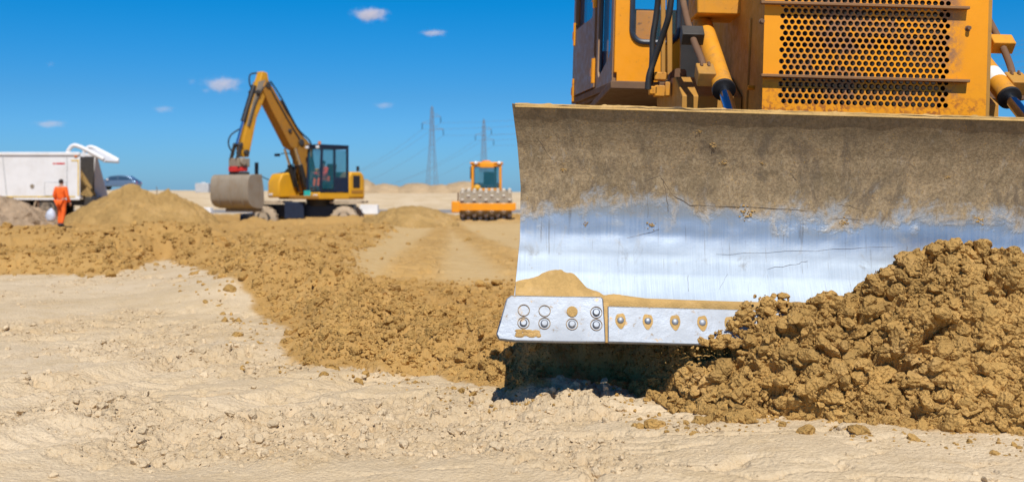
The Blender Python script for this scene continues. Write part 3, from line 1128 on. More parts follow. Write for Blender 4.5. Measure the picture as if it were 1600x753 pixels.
def edge_plate(name, outline, thick=.026):
    """A flat plate lying on the sloping front of the blade foot; outline in (x, height)."""
    m = MB()
    pts = [(x, YB + (z - .26) * .40, z) for x, z in outline]
    n = len(pts)
    nrm = Vector((0, .928, -.371)) * thick
    vs = pts + [tuple(Vector(p) + nrm) for p in pts]
    m.add(vs, [tuple(range(n)), tuple(range(2 * n - 1, n - 1, -1))] + [(i, (i + 1) % n, n + (i + 1) % n, n + i) for i in range(n)])
    return m.build(name, 'edge', dozer, .006)


def face_pt(x, z, lift=0.0):
    return Vector((x, YB + (z - .26) * .40 - lift * .928, z + lift * .371))


NRM = Vector((0, -.928, .371))
for s in (1, -1):
    out = [(-1.975, .262), (-1.90, .256), (-1.70, .258), (-1.492, .261), (-1.494, .330), (-1.502, .452), (-1.515, .460), (-1.70, .457), (-1.925, .455), (-1.945, .44), (-1.972, .34), (-1.988, .285)]
    if s < 0:
        out = [(-x, z) for x, z in out][::-1]
    bit = edge_plate("end_bit", out)
    for k, x in enumerate((-1.865, -1.77, -1.645, -1.535)):
        for z in (.390, .336):
            m = MB()
            c = face_pt(x * s, z)
            ring = [(c + (Vector((1, 0, 0)) * math.cos(a) + Vector((0, .371, .928)) * math.sin(a)) * .026 + NRM * .003) for a in np.linspace(0, 2 * math.pi, 25)]
            if k == 2 and z > .36:
                m.lathe(c - NRM * .004, NRM, [(0, .026), (.008, .025), (.010, .02)], 20)
                m.build("bolt_hole", 'brown_dry', bit)
            else:
                m.loft([(q, .0017) for q in ring], 6, False)
                m.build("bolt_hole", 'seam', bit)
                if z < .36 or k == 3:
                    m = MB()
                    m.lathe(c - NRM * .004, NRM, [(0, .018), (.010, .017), (.014, .012)], 14)
                    m.build("bolt", 'edge', bit)
m = MB()                                          # earth packed in the joint between end bit and cutting edge
for s in (-1, 1):
    m.add([tuple(face_pt(s * x, z, d)) for d in (-.004, -.022) for x, z in ((1.475, .264), (1.50, .264), (1.515, .45), (1.475, .45))], [(0, 1, 2, 3), (7, 6, 5, 4), (0, 4, 5, 1), (1, 5, 6, 2), (2, 6, 7, 3), (3, 7, 4, 0)])
    m.build("joint_earth", 'brown_dry', dozer)
    m = MB()
m = MB()                                          # crust of earth on the end bit's foot
for k in range(26):
    m.ball(face_pt(-1.84 + random.uniform(-.05, .05), .292 + random.uniform(-.014, .012), .001), (random.uniform(.010, .022), .005, .008), 8)
m.build("mud_splash", 'brown_dry', dozer)
ce = edge_plate("cutting_edge", [(-1.484, .262), (-.5, .262), (.5, .262), (1.484, .262), (1.484, .420), (0, .420), (-1.484, .420)])
for k in range(24):
    x = -1.425 + k * .124
    if x > 1.45:
        break
    m = MB()
    c = face_pt(x, .358)
    m.lathe(c - NRM * .004, NRM, [(0, .016), (.009, .015), (.013, .009)], 14)
    m.build("bolt", 'edge', ce)
    m = MB()
    a0 = random.uniform(-.5, .5)
    ring = [(c + (Vector((1, 0, 0)) * math.cos(a) * .024 + Vector((0, .371, .928)) * math.sin(a) * .036 * (1 + .15 * math.sin(3 * a + a0))) + NRM * .0015) for a in np.linspace(0, 2 * math.pi, 18)]
    cen = c + NRM * .004
    m.add([tuple(cen)] + [tuple(q) for q in ring[:-1]], [(0, i + 1, (i + 1) % 17 + 1) for i in range(17)])
    m.build("mud_splash", 'brown_dry', ce)

# clods hanging on the cutting edge
v_all = []
rng = np.random.default_rng(17)
m = MB()

# push arms and tracks behind the blade
for s in (-1, 1):
    m = MB()
    m.bar((s * 1.55, YB + .35, .52), (s * 1.55, 1.4, .42), .16, .24)
    m.build("push_arm", 'rusty', dozer, .01)
    tr = MB()
    prof = []
    for k in range(11):
        a = -math.pi / 2 + math.pi * k / 10
        prof.append((2.2 + .36 * math.cos(a), .42 + .36 * math.sin(a)))
    for k in range(11):
        a = math.pi / 2 + math.pi * k / 10
        prof.append((-.25 + .36 * math.cos(a), .42 + .36 * math.sin(a)))
    tr.prism(prof, s * .78 - .05, s * 1.28 + .05)
    for i in range(len(prof)):
        a, b = Vector((0, *prof[i])), Vector((0, *prof[(i + 1) % len(prof)]))
        L = (b - a).length
        for j in range(max(1, int(L / .2))):
            q = a.lerp(b, (j + .5) / max(1, int(L / .2)))
            nn = Vector((0, -(b - a).z, (b - a).y)).normalized()
            tr.box((s * 1.03, q.y, q.z), (.52, .05, .05))
    tr.build("track", 'dark', dozer)
m = MB()
m.box((0, .9, .75), (1.3, 2.6, .7))
m.build("chassis", 'rusty', dozer, .02)

# hood
HF = 5.9 - DY                                     # local depth of the hood's front
hx = .595
hood_top = 2.28
m = MB()
m.box((-hx + .012, HF + .957, 1.55), (.024, 1.9, 1.5))
m.box((hx - .012, HF + .957, 1.55), (.024, 1.9, 1.5))
m.box((0, HF + .95, hood_top + .012), (2 * hx, 1.9, .03))
m.build("hood", 'dusty_shaded_brown', dozer, .006)
m = MB()
m.box((hx + .013, HF + .035, 1.55), (.026, .06, 1.55))
m.build("hood_corner_post", 'dusty_shaded_brown', dozer, .006)
m = MB()                                          # narrow plate and bolt on the hood side
m.box((-hx - .006, HF + .42, 1.5), (.012, .05, .9), Matrix.Rotation(R(6), 3, 'X'))
m.build("side_strap", 'dusty_shaded_brown', dozer, .003)
m = MB()
q = D(1157, 137, 6.15)
m.cyl((-hx - .035, q.y, q.z), (-hx, q.y, q.z), .014, n=6)
m.build("bolt", 'yellow', dozer)
m = MB()
m.box((0, HF + .13, 1.55), (1.1, .05, 1.45))
m.build("radiator", 'radiator', dozer)

# perforated grille: every hole is a hole
PITCH, ROW, HR = .0348, .0304, .0138
NCOL = 26
gx0 = D(1221, 100, 5.9).x
gz0 = D(1221, 158, 5.9).z
NROW = int((hood_top - .02 - gz0) / ROW)


def grille_mesh():
    V, Fc = [], []
    th = .006
    def cell(cx, cz, w, hole):
        hw, hh = w / 2, ROW / 2
        ca = math.atan2(hh, hw)
        angs = sorted([ca, math.pi - ca, math.pi + ca, 2 * math.pi - ca, 0, math.pi / 2, math.pi, 1.5 * math.pi,
                       ca / 2, math.pi - ca / 2, math.pi + ca / 2, 2 * math.pi - ca / 2,
                       (ca + math.pi / 2) / 2, math.pi - (ca + math.pi / 2) / 2, math.pi + (ca + math.pi / 2) / 2, 2 * math.pi - (ca + math.pi / 2) / 2])
        b = len(V)
        if not hole:
            V.extend([(cx - hw, 0, cz - hh), (cx + hw, 0, cz - hh), (cx + hw, 0, cz + hh), (cx - hw, 0, cz + hh)])
            Fc.append((b, b + 1, b + 2, b + 3))
            return
        n = len(angs)
        for a in angs:
            c, s = math.cos(a), math.sin(a)
            t = min(hw / abs(c) if abs(c) > 1e-6 else 9, hh / abs(s) if abs(s) > 1e-6 else 9)
            V.append((cx + t * c, 0, cz + t * s))
        for a in angs:
            V.append((cx + HR * math.cos(a), 0, cz + HR * math.sin(a)))
        for a in angs:
            V.append((cx + HR * math.cos(a), th, cz + HR * math.sin(a)))
        for k in range(n):
            k2 = (k + 1) % n
            Fc.append((b + k, b + k2, b + n + k2, b + n + k))
            Fc.append((b + n + k, b + n + k2, b + 2 * n + k2, b + 2 * n + k))
    for r in range(NROW):
        z = gz0 + r * ROW
        o = PITCH / 2 if r % 2 == 0 else 0
        for c in range(NCOL):
            cell(gx0 + o + c * PITCH, z, PITCH, True)
        if r % 2 == 0:
            cell(gx0 - PITCH / 4, z, PITCH / 2, False)
        else:
            cell(gx0 + (NCOL - .25) * PITCH, z, PITCH / 2, False)
    x0, x1 = gx0 - PITCH / 2, gx0 + NCOL * PITCH
    za, zb = gz0 - ROW / 2, gz0 + (NROW - .5) * ROW
    for (xa, xb, z0, z1) in ((-hx - .010, x0, .85, hood_top), (x1, hx + .002, .85, hood_top), (x0, x1, .85, za), (x0, x1, zb, hood_top)):
        b = len(V)
        V.extend([(xa, 0, z0), (xb, 0, z0), (xb, 0, z1), (xa, 0, z1)])
        Fc.append((b, b + 1, b + 2, b + 3))
    me = bpy.data.meshes.new("grille")
    me.from_pydata([(x, y + HF, z) for x, y, z in V], [], Fc)
    o = bpy.data.objects.new("grille", me)
    COL.objects.link(o)
    me.materials.append(M['grille'])
    o.parent = dozer
    return o


def grille_mat():
    m = Mat("worn_grille_paint")
    n1, n2 = m.noise(3.5, 5, .65), m.noise(26, 5, .7)
    c = m.mix(m.step(n1, .3, .75, 0, .5), (.90, .35, .006), (.82, .285, .006))
    x, z = m.z('X'), m.z('Z')
    mid = m.math('MULTIPLY', m.step(m.math('ABSOLUTE', x), .50, .40), m.step(z, gz0 - .01, gz0 + .05))
    wear = m.math('MULTIPLY', mid, m.step(m.math('ADD', m.noise(4.5, 5, .7), m.math('MULTIPLY', m.math('SUBTRACT', n2, .5), .5)), .40, .62))
    c = m.mix(m.math('MULTIPLY', wear, .85), c, (.25, .135, .085))
    low = m.math('MULTIPLY', m.step(z, 1.64, 1.40), m.math('MULTIPLY', m.step(m.noise(38, 4, .6), .46, .58), m.step(n1, .38, .60)))
    c = m.mix(m.math('MULTIPLY', low, .8), c, (.30, .085, .02))
    sp = m.step(m.noise(60, 3, .5), .70, .76)
    c = m.mix(m.math('MULTIPLY', sp, .7), c, (.22, .09, .03))
    m.set('Base Color', c).set('Roughness', m.step(n2, .3, .7, .4, .65)).set('Specular IOR Level', .35)
    m.bump(n2, .1, .003)
    return m.m


M['grille'] = grille_mat()
grille = grille_mesh()
for py0, py1 in ((117, 130), (4, 16)):
    a, b = D(1187, py0, 5.9), D(1511, py1, 5.9)
    m = MB()
    z = (a.z + b.z) / 2
    m.box(((a.x + b.x) / 2, HF - .022, z), (b.x - a.x, .040, .016))
    m.build("crossbar", 'rusty_bar', grille, .003)
for px, py in ((1190, 34), (1512, 45)):
    q = D(px, py, 5.9)
    m = MB()
    m.lathe((q.x, HF, q.z), (0, -1, 0), [(-.004, .016), (.004, .016), (.005, .011), (.026, .011)], 8)
    m.build("bolt", 'rusty', grille)

# lift cylinders beside the hood
for s in (-1, 1):
    x = .785 * s
    y0, z0 = 6.05 - DY, 1.525
    dvec = Vector((0, .82, .52)).normalized()
    base = Vector((x, y0, z0))
    m = MB()
    m.lathe(base, dvec, [(-.004, .062), (.02, .0625), (.022, .058), (.26, .058), (.92, .058)], 28)
    cy = m.build("lift_cylinder", 'yellow_dusty', dozer)
    m = MB()
    m.lathe(base, dvec, [(-.022, .050), (-.020, .064), (-.002, .066), (.0, .05)], 28)
    m.build("cylinder_cap", 'black', cy)
    m = MB()
    m.cyl(base - dvec * .85, base - dvec * .01, .034, n=24)
    m.build("piston_rod", 'chrome', cy)
    m = MB()                                      # port block with its pipe
    pb = base + dvec * .16 + Vector((.085 * s, -.03, .0))
    m.box(pb, (.10, .13, .085), Matrix.Rotation(R(32), 3, 'X'))
    m.build("port_block", 'dusty_shaded_brown', cy, .006)
    m = MB()
    m.tube([pb + Vector((.0, .03, .03)), pb + Vector((.012 * s, .10, .11)), pb + Vector((.03 * s, .22, .21)), pb + Vector((.045 * s, .40, .36)), pb + Vector((.05 * s, .62, .55))], .020, 10)
    m.build("pipe", 'rusty', cy)
    m = MB()
    m.box(pb + Vector((.035 * s, .28, .26)), (.13, .09, .08), Matrix.Rotation(R(42), 3, 'X'))
    m.build("pipe_clamp", 'dark' if s < 0 else 'yellow_dusty', cy, .006)
    m = MB()
    for q in ((.02, .0, .048), (-.02, .0, .048)):
        m.cyl(pb + Vector(q), pb + Vector(q) + Vector((0, .012, .025)), .009, n=6)
    m.build("bolt", 'rusty', cy)
    if s > 0:
        m = MB()
        m.lathe(base + dvec * .16, dvec, [(0, .0588), (.001, .0592), (.11, .0592), (.111, .0588)], 28)
        m.build("white_band", 'whiteband', cy)
    m = MB()                                      # trunnion bracket carrying the cylinder
    tc = base + dvec * .86
    m.box(tc + Vector((-.08 * s, -.02, .14)), (.30, .34, .20))
    m.box(tc + Vector((-.19 * s, -.02, .30)), (.07, .28, .40))
    m.box(tc + Vector((.02 * s, -.02, .32)), (.07, .28, .40))
    m.build("cylinder_bracket", 'yellow_dusty', dozer, .008)
    m = MB()
    m.lathe(tc + Vector((-.08 * s, -.19, .17)), (0, -1, 0), [(-.02, .03), (.006, .03), (.008, .016), (.016, .014)], 14)
    m.build("bolt", 'rusty', dozer)
# frame plate below the left cylinder, and its mate
for s in (-1, 1):
    m = MB()
    m.prism([(6.45 - DY, .9), (6.45 - DY, 1.52), (6.75 - DY, 1.66), (7.6 - DY, 1.72), (7.6 - DY, .9)], s * .93 - .02, s * .60 + .0)
    m.build("side_frame", 'dusty_shaded_brown', dozer, .006)
# black plate carrying the shade of the gap between cab and hood
m = MB()
m.box((0, 7.75 - DY, 1.9), (1.55, .04, 1.7))
m.build("gap_shade_plate", 'black', dozer)

# hoses and fittings at the cab corner
hs = [[(1052, -40, 6.7), (1046, 20, 6.7), (1034, 60, 6.75), (1022, 95, 6.8), (1014, 120, 6.8), (1013, 140, 6.8)],
      [(1032, -40, 6.85), (1026, 20, 6.9), (1020, 60, 6.9), (1019, 95, 6.9), (1016, 135, 6.9)]]
for pts in hs:
    m = MB()
    m.tube([D(*p) for p in pts], .019, 12)
    m.build("hydraulic_hose", 'rubber', dozer)
m = MB()
for (px, py, w, h) in ((1031, 120, .075, .05), (1030, 143, .065, .07), (1042, 140, .03, .09), (1020, 142, .05, .05)):
    q = D(px, py, 6.9)
    m.box(q, (w, .07, h))
m.build("hose_fitting", 'yellow_dusty', dozer, .006)
m = MB()
q = D(1058, 122, 7.0)
m.cyl(q + Vector((0, -.05, 0)), q + Vector((0, .05, 0)), .055, n=18)
m.cyl(q + Vector((.03, -.06, .03)), q + Vector((.03, -.02, .03)), .02, n=12)
m.build("valve_body", 'rusty', dozer)
m = MB()
for px in (1036, 1046):
    a, b = D(px, -60, 7.3), D(px, 118, 7.3)
    m.bar(a, b, .03 if px < 1040 else .035, .03, (0, 1, 0))
m.build("grab_rail", 'dusty_shaded_brown', dozer, .005)

# cab
CF = 8.2
cfz0 = D(962, 126, CF).z
fl, rl = D(963, 139, CF), D(899, 164, 9.8)        # lower front corner and lower rear corner of the cab's side
zf, zt = fl.z + .02, 3.05
chalf, rhalf = -fl.x, -rl.x
cy0, cy1 = fl.y, rl.y
# front panel with a rounded window opening
wx0, wx1 = D(987, 60, CF).x, D(1060, 60, CF).x
wz0 = D(1000, 66, CF).z
wz1 = 2.85


def rounded(x0, x1, z0, z1, r, n=6):
    out = []
    for (cx, cz, a0) in ((x1 - r, z0 + r, -90), (x1 - r, z1 - r, 0), (x0 + r, z1 - r, 90), (x0 + r, z0 + r, 180)):
        for k in range(n + 1):
            a = R(a0 + 90 * k / n)
            out.append((cx + r * math.cos(a), cz + r * math.sin(a)))
    return out


def panel_with_hole(name, O, U, W, rect, hole, thick, mat, parent):
    """A plate in the plane O + u*U + w*W with one rounded opening."""
    x0, x1, z0, z1 = rect
    n = len(hole)
    cx = sum(h[0] for h in hole) / n
    cz = sum(h[1] for h in hole) / n
    outer = []
    for hx_, hz_ in hole:
        dx, dz = hx_ - cx, hz_ - cz
        t = min(((x1 - cx) / dx if dx > 1e-6 else (x0 - cx) / dx if dx < -1e-6 else 1e9), ((z1 - cz) / dz if dz > 1e-6 else (z0 - cz) / dz if dz < -1e-6 else 1e9))
        outer.append((cx + dx * t, cz + dz * t))
    for corner in ((x0, z0), (x1, z0), (x1, z1), (x0, z1)):
        k = min(range(n), key=lambda i: (outer[i][0] - corner[0]) ** 2 + (outer[i][1] - corner[1]) ** 2)
        outer[k] = corner
    N = U.cross(W).normalized() * thick
    P = lambda q, d: tuple(O + U * q[0] + W * q[1] + N * d)
    vs = [P(q, 0) for q in outer] + [P(q, 0) for q in hole] + [P(q, 1) for q in outer] + [P(q, 1) for q in hole]
    fs = []
    for k in range(n):
        j = (k + 1) % n
        fs += [(k, j, n + j, n + k), (2 * n + j, 2 * n + k, 3 * n + k, 3 * n + j), (n + k, n + j, 3 * n + j, 3 * n + k), (j, k, 2 * n + k, 2 * n + j)]
    return MB().add(vs, fs).build(name, mat, parent)


def gasket(name, O, U, W, hole, r, mat, parent):
    m = MB()
    pts = [O + U * q[0] + W * q[1] for q in hole]
    pts.append(pts[0])
    m.loft([(q, r) for q in pts], 8, False)
    return m.build(name, mat, parent)


Vx, Vz, Vy = Vector((1, 0, 0)), Vector((0, 0, 1)), Vector((0, 1, 0))
hole = rounded(wx0, wx1, wz0, wz1, .09)
front = panel_with_hole("cab_front", Vector((0, cy0, 0)), Vx, Vz, (-chalf, -.35, zf, zt), hole, -.03, 'yellow', dozer)
gasket("window_gasket", Vector((0, cy0 - .004, 0)), Vx, Vz, hole, .02, 'gasket', front)
MB().add([(q[0], cy0 + .012, q[1]) for q in hole], [tuple(range(len(hole)))]).build("window_pane", 'glass_clear', front)
hole_r = [(-x, z) for x, z in hole][::-1]
front2 = panel_with_hole("cab_front", Vector((0, cy0, 0)), Vx, Vz, (.35, chalf, zf, zt), hole_r, -.03, 'yellow', dozer)
gasket("window_gasket", Vector((0, cy0 - .004, 0)), Vx, Vz, hole_r, .02, 'gasket', front2)
MB().add([(q[0], cy0 + .012, q[1]) for q in hole_r], [tuple(range(len(hole_r)))]).build("window_pane", 'glass_clear', front2)
m = MB()
m.box((0, cy0 + .02, (zf + zt) / 2), (.70, .03, zt - zf))
m.build("cab_panel", 'yellow_dusty', dozer)
m = MB()                                          # seat and inner wall seen through the front window
q = D(1022, 40, 8.8)
m.box((q.x, q.y + .05, q.z - .42), (.50, .12, 1.1))
m.box((q.x, q.y - .2, q.z - .75), (.50, .45, .14))
m.build("seat", 'yellow_dusty', dozer, .03)
m = MB()
a, b = D(994, 17, CF + .16), D(1022, 75, CF + .16)
m.box(((a.x + b.x) / 2, a.y, (a.z + b.z) / 2 - .1), (b.x - a.x, .03, a.z - b.z + .2))
m.build("inner_panel", 'yellow', dozer, .005)
# floor, roof, rear
m = MB()
m.prism([(-chalf, cy0), (chalf, cy0), (rhalf, cy1), (-rhalf, cy1)], fl.z - .02, zf, 'z')
m.build("cab_floor", 'rusty', dozer)
m = MB()
m.prism([(-chalf - .06, cy0 - .1), (chalf + .06, cy0 - .1), (rhalf + .06, cy1 + .1), (-rhalf - .06, cy1 + .1)], zt, zt + .09, 'z')
m.build("cab_roof", 'yellow', dozer, .02)
m = MB()
m.box((0, cy1, (zf + 2.2) / 2), (2 * rhalf, .04, 2.2 - zf))
for x in (-rhalf + .04, 0, rhalf - .04):
    m.box((x, cy1, 2.62), (.08, .05, .84))
m.build("cab_rear", 'yellow_dusty', dozer)
m = MB()                                          # ledge with trim under the front panel
a, b = D(961, 133, CF - .03), D(1012, 136, CF - .03)
m.box(((a.x + b.x) / 2 + .1, a.y, a.z), (b.x - a.x - .1, .05, .035))
m.build("front_ledge", 'rusty', dozer, .004)
# sides
for s in (-1, 1):
    A = Vector((s * chalf, cy0, 0))
    B = Vector((s * rhalf, cy1, 0))
    U = (B - A).normalized()
    Nn = Vector((s * U.y, -s * U.x, 0)) * 1.0
    L = (B - A).length
    # front strip with slanting window
    w0, w1 = .10, .56
    z0w = D(950, 98, 8.5).z
    fh = [(w0 + .06, z0w + .02), (w1 - .04, z0w - .10), (w1, z0w - .04), (w1, 2.80), (w1 - .06, 2.88), (w0 + .06, 2.88), (w0, 2.80), (w0, z0w + .08)]
    if True:
        mm = panel_with_hole("cab_side", A, U, Vz, (0.03, .62, zf, zt), fh if True else fh, .03 * s, 'door', dozer)
        gasket("window_gasket", A + Nn * .004, U, Vz, fh, .014, 'gasket', mm)
        MB().add([tuple(A + U * q[0] + Vz * q[1] - Nn * .012) for q in fh], [tuple(range(len(fh)))]).build("window_pane", 'glass_dark', mm)
    # corner strip
    m = MB()
    m.box(A + Vz * ((zf + zt) / 2 + .05) + U * .02, (.04, .04, zt - zf - .1))
    m.build("cab_corner_trim", 'yellow', dozer, .006)
    # door with an upper window
    dw0, dw1 = .66, L - .05
    dz0 = zf + .05
    dh = rounded(dw0 + .08, dw1 - .08, 2.36, 2.92, .05, 3)
    door = panel_with_hole("cab_door", A + Nn * .012, U, Vz, (dw0, dw1, dz0, zt - .05), dh, .03 * s, 'door', dozer)
    MB().add([tuple(A + U * q[0] + Vz * q[1] + Nn * .004) for q in dh], [tuple(range(len(dh)))]).build("window_pane", 'glass_dark', door)
    for (u, z) in ((dw0 + .02, D(932, 112, 8.9).z), (dw0 + .02, D(932, -5, 8.9).z), (dw1 - .06, D(903, 55, 9.7).z), (dw1 - .06, D(903, 142, 9.7).z)):
        m = MB()
        c = A + U * u + Vz * z + Nn * .035
        m.cyl(c - Vz * .10, c + Vz * .10, .022, n=10)
        m.box(c + U * .05, (.02, .12, .07), Matrix.Rotation(math.atan2(-U.x, U.y), 3, 'Z'))
        m.build("hinge", 'yellow', door, .003)
    m = MB()
    m.bar(A + U * L + Vz * zf, A + U * L + Vz * zt, .06, .06, (0, 1, 0))
    m.build("cab_corner_post", 'yellow_dusty', dozer, .008)
    m = MB()
    m.bar(A + U * .05 + Vz * (zf + .01) + Nn * .02, A + U * L + Vz * (zf + .01) + Nn * .02, .035, .05)
    m.build("cab_sill", 'rusty', dozer, .004)
    m = MB()                                      # fender over the track
    m.box((s * 1.05, 1.4, fl.z - .09), (.55, 2.6, .05))
    m.build("fender", 'rusty', dozer, .006)

# ------------------------------------------------------------------ people
def skin_geo(joints, edges):
    """Grow one continuous body over a skeleton; returns its vertices and faces."""
    me = bpy.data.meshes.new("body_tmp")
    names = list(joints)
    me.from_pydata([joints[k][0] for k in names], [(names.index(a), names.index(b)) for a, b in edges], [])
    o = bpy.data.objects.new("body_tmp", me)
    COL.objects.link(o)
    o.modifiers.new("skin", 'SKIN')
    sv = me.skin_vertices[0].data
    for i, k in enumerate(names):
        r = joints[k][1]
        sv[i].radius = r if hasattr(r, '__len__') else (r, r)
    sv[0].use_root = True
    sub = o.modifiers.new("sub", 'SUBSURF')
    sub.levels = sub.render_levels = 2
    dg = bpy.context.evaluated_depsgraph_get()
    ev = o.evaluated_get(dg).to_mesh()
    vs = [tuple(v.co) for v in ev.vertices]
    fs = [tuple(p.vertices) for p in ev.polygons]
    bpy.data.objects.remove(o)
    bpy.data.meshes.remove(me)
    return vs, fs


def hand(m, wrist, fwd, side, size=.095):
    """Palm, four unequal bent fingers and a thumb."""
    w, f, s = Vector(wrist), Vector(fwd).normalized(), Vector(side).normalized()
    n = f.cross(s).normalized()
    m.ball(w + f * size * .5, (size * .45, size * .45, size * .55), 10)
    for k, L in enumerate((.85, .98, .92, .72)):
        b = w + f * size * .85 + s * (k - 1.5) * size * .24
        m.loft([(b, .0095), (b + f * size * .45 * L + n * size * .1, .0088), (b + f * size * .75 * L + n * size * .32, .0078), (b + f * size * .85 * L + n * size * .55, .006)], 7)
    b = w + f * size * .35 - s * size * .42
    m.loft([(b, .012), (b + f * size * .3 - s * size * .22 + n * .01, .0105), (b + f * size * .58 - s * size * .18 + n * .03, .008)], 7)


def person(label, root_loc, rz, J, jacket, trousers, cap=None):
    t = thing("person", label, "person", root_loc, (0, 0, rz))
    E = [("pelvis", "belly"), ("belly", "chest"), ("chest", "neck"), ("neck", "jaw"), ("jaw", "crown"),
         ("chest", "sh_l"), ("sh_l", "el_l"), ("el_l", "wr_l"), ("chest", "sh_r"), ("sh_r", "el_r"), ("el_r", "wr_r"),
         ("pelvis", "hip_l"), ("hip_l", "kn_l"), ("kn_l", "an_l"), ("an_l", "to_l"), ("pelvis", "hip_r"), ("hip_r", "kn_r"), ("kn_r", "an_r"), ("an_r", "to_r")]
    rad = dict(pelvis=(.15, .11), belly=(.14, .10), chest=(.165, .115), neck=.055, jaw=(.062, .075), crown=(.07, .085), sh=.072, el=.047, wr=.032, hip=.09, kn=.062, an=.042, to=.038)
    jj = {k: (v, rad[k.split('_')[0]]) for k, v in J.items()}
    vs, fs = skin_geo(jj, E)
    m = MB()
    m.add(vs, fs)
    head = (Vector(J['jaw']) + Vector(J['crown'])) / 2
    for s in (-1, 1):                             # ears, eyes; nose and mouth on the facing side (-y)
        m.ball(head + Vector((s * .078, .01, .0)), (.014, .024, .034), 8)
        m.ball(head + Vector((s * .032, -.082, .02)), (.013, .009, .009), 8)
    m.ball(head + Vector((0, -.098, -.012)), (.016, .022, .026), 8)
    m.ball(head + Vector((0, -.084, -.052)), (.028, .009, .008), 8)
    for s in ('l', 'r'):
        a, b = Vector(J['el_' + s]), Vector(J['wr_' + s])
        hand(m, b, b - a, Vector((0, 1, 0)) if abs((b - a).normalized().y) < .8 else Vector((1, 0, 0)))
    m.build("body", 'skin', t, 0, 60)
    def grow(keys, edges, add, mat, name):
        jj = {k: (J[k], tuple(x + add for x in (rad[k.split('_')[0]] if hasattr(rad[k.split('_')[0]], '__len__') else (rad[k.split('_')[0]],) * 2))) for k in keys}
        v2, f2 = skin_geo(jj, edges)
        return MB().add(v2, f2).build(name, mat, t, 0, 60)
    E1 = [e for e in E if e[0] in ("pelvis", "belly", "chest", "sh_l", "el_l", "sh_r", "el_r") and e[1] in ("belly", "chest", "sh_l", "el_l", "wr_l", "sh_r", "el_r", "wr_r", "neck")]
    ks = ["pelvis", "belly", "chest", "sh_l", "el_l", "wr_l", "sh_r", "el_r", "wr_r"]
    jk = grow(ks, [e for e in E1 if e[1] != "neck"], .022, jacket, "jacket")
    ks = ["pelvis", "hip_l", "kn_l", "an_l", "hip_r", "kn_r", "an_r"]
    grow(ks, [e for e in E if e[0] in ks and e[1] in ks], .020, trousers, "trousers")
    m = MB()
    for s in ('l', 'r'):
        a, b = Vector(J['an_' + s]), Vector(J['to_' + s])
        m.loft([(a + (a - b) * .35, .045), (a, .066), (a.lerp(b, .6), .058), (b + (b - a) * .15, .04)], 12)
    m.build("boots", 'boot', t)
    m = MB()
    m.ball(head + Vector((0, .016, .042)), (.085, .10, .088), 14)
    m.build("hair" if cap is None else "cap", 'hair' if cap is None else cap, t)
    return t


wx, wy = -17.15, 41.8
walker = dict(pelvis=(0, 0, .95), belly=(0, 0, 1.12), chest=(0, .01, 1.36), neck=(0, 0, 1.50), jaw=(0, -.02, 1.575), crown=(0, -.01, 1.675),
              sh_l=(.19, .01, 1.41), el_l=(.25, .05, 1.14), wr_l=(.235, -.12, .93), sh_r=(-.19, .01, 1.41), el_r=(-.28, .05, 1.14), wr_r=(-.30, -.08, .90),
              hip_l=(.10, 0, .90), kn_l=(.11, -.10, .50), an_l=(.10, -.04, .085), to_l=(.11, -.19, .04), hip_r=(-.10, 0, .90), kn_r=(-.11, .02, .49), an_r=(-.10, .14, .10), to_r=(-.11, .01, .045))
# walking away: the figure's front (-y) turned to +y
person("dark-haired worker in full orange workwear walking away beside the truck, holding a pale sack", (wx, wy, gz(wx, wy) + .01), R(168), walker, 'hivis', 'hivis').scale = (1.04, 1.04, 1.04)
m = MB()
sack = []
for i in range(15):
    t = i / 14
    sack.append((Vector((-.02 * math.sin(3 * t), .02 * math.sin(5 * t), -.62 * t)), (.02, .05, .10, .15, .19, .21, .22, .225, .23, .23, .225, .22, .20, .16, .06)[i]))
m.loft(sack, 18)
bag = m.build("sack", 'bag', None, 0, 60)
wm = Matrix.Rotation(R(168), 3, 'Z') @ Vector((.30, -.12, .80))
bag.location = at(80, 325, wy - .12)
bag.scale = (.82, .7, .85)
for v in bag.data.vertices:
    v.co += Vector((mnoise.noise(v.co * 7), mnoise.noise(v.co * 7 + Vector((9, 0, 0))), 0)) * .035
tag(bag, "pale bluish white plastic sack hanging from the walking worker's hand", "sack")

# ------------------------------------------------------------------ wheels
def wheel(parent, c, r, w, axis, mat_t, mat_r, lugs=18, dusty=True):
    a = Vector(axis).normalized()
    c = Vector(c)
    m = MB()
    m.lathe(c - a * w / 2, a, [(0, r * .60), (.02 * w, r * .80), (.08 * w, r * .92), (.22 * w, r * .985), (.5 * w, r), (.78 * w, r * .985), (.92 * w, r * .92), (.98 * w, r * .80), (w, r * .60)], 36)
    up = Vector((0, 0, 1))
    sd = a.cross(up).normalized()
    for k in range(lugs):
        t = 2 * math.pi * k / lugs
        d = sd * math.cos(t) + up * math.sin(t)
        e = a.cross(d)
        for s in (-1, 1):
            m.box(c + d * r * .99 + a * s * w * .22, (w * .42, r * .10, r * .07), Matrix((a, e, d)).transposed())
    wh = m.build("wheel", mat_t, parent)
    m = MB()
    m.lathe(c - a * w * .515, a, [(0, r * .14), (.02, r * .16), (.03, r * .40), (.005, r * .56), (.02, r * .60), (w * 1.0, r * .60), (w * 1.02, r * .56), (w * .98, r * .40), (w * 1.0, r * .16), (w * 1.03, r * .14)], 28)
    m.build("rim", mat_r, wh)
    return wh


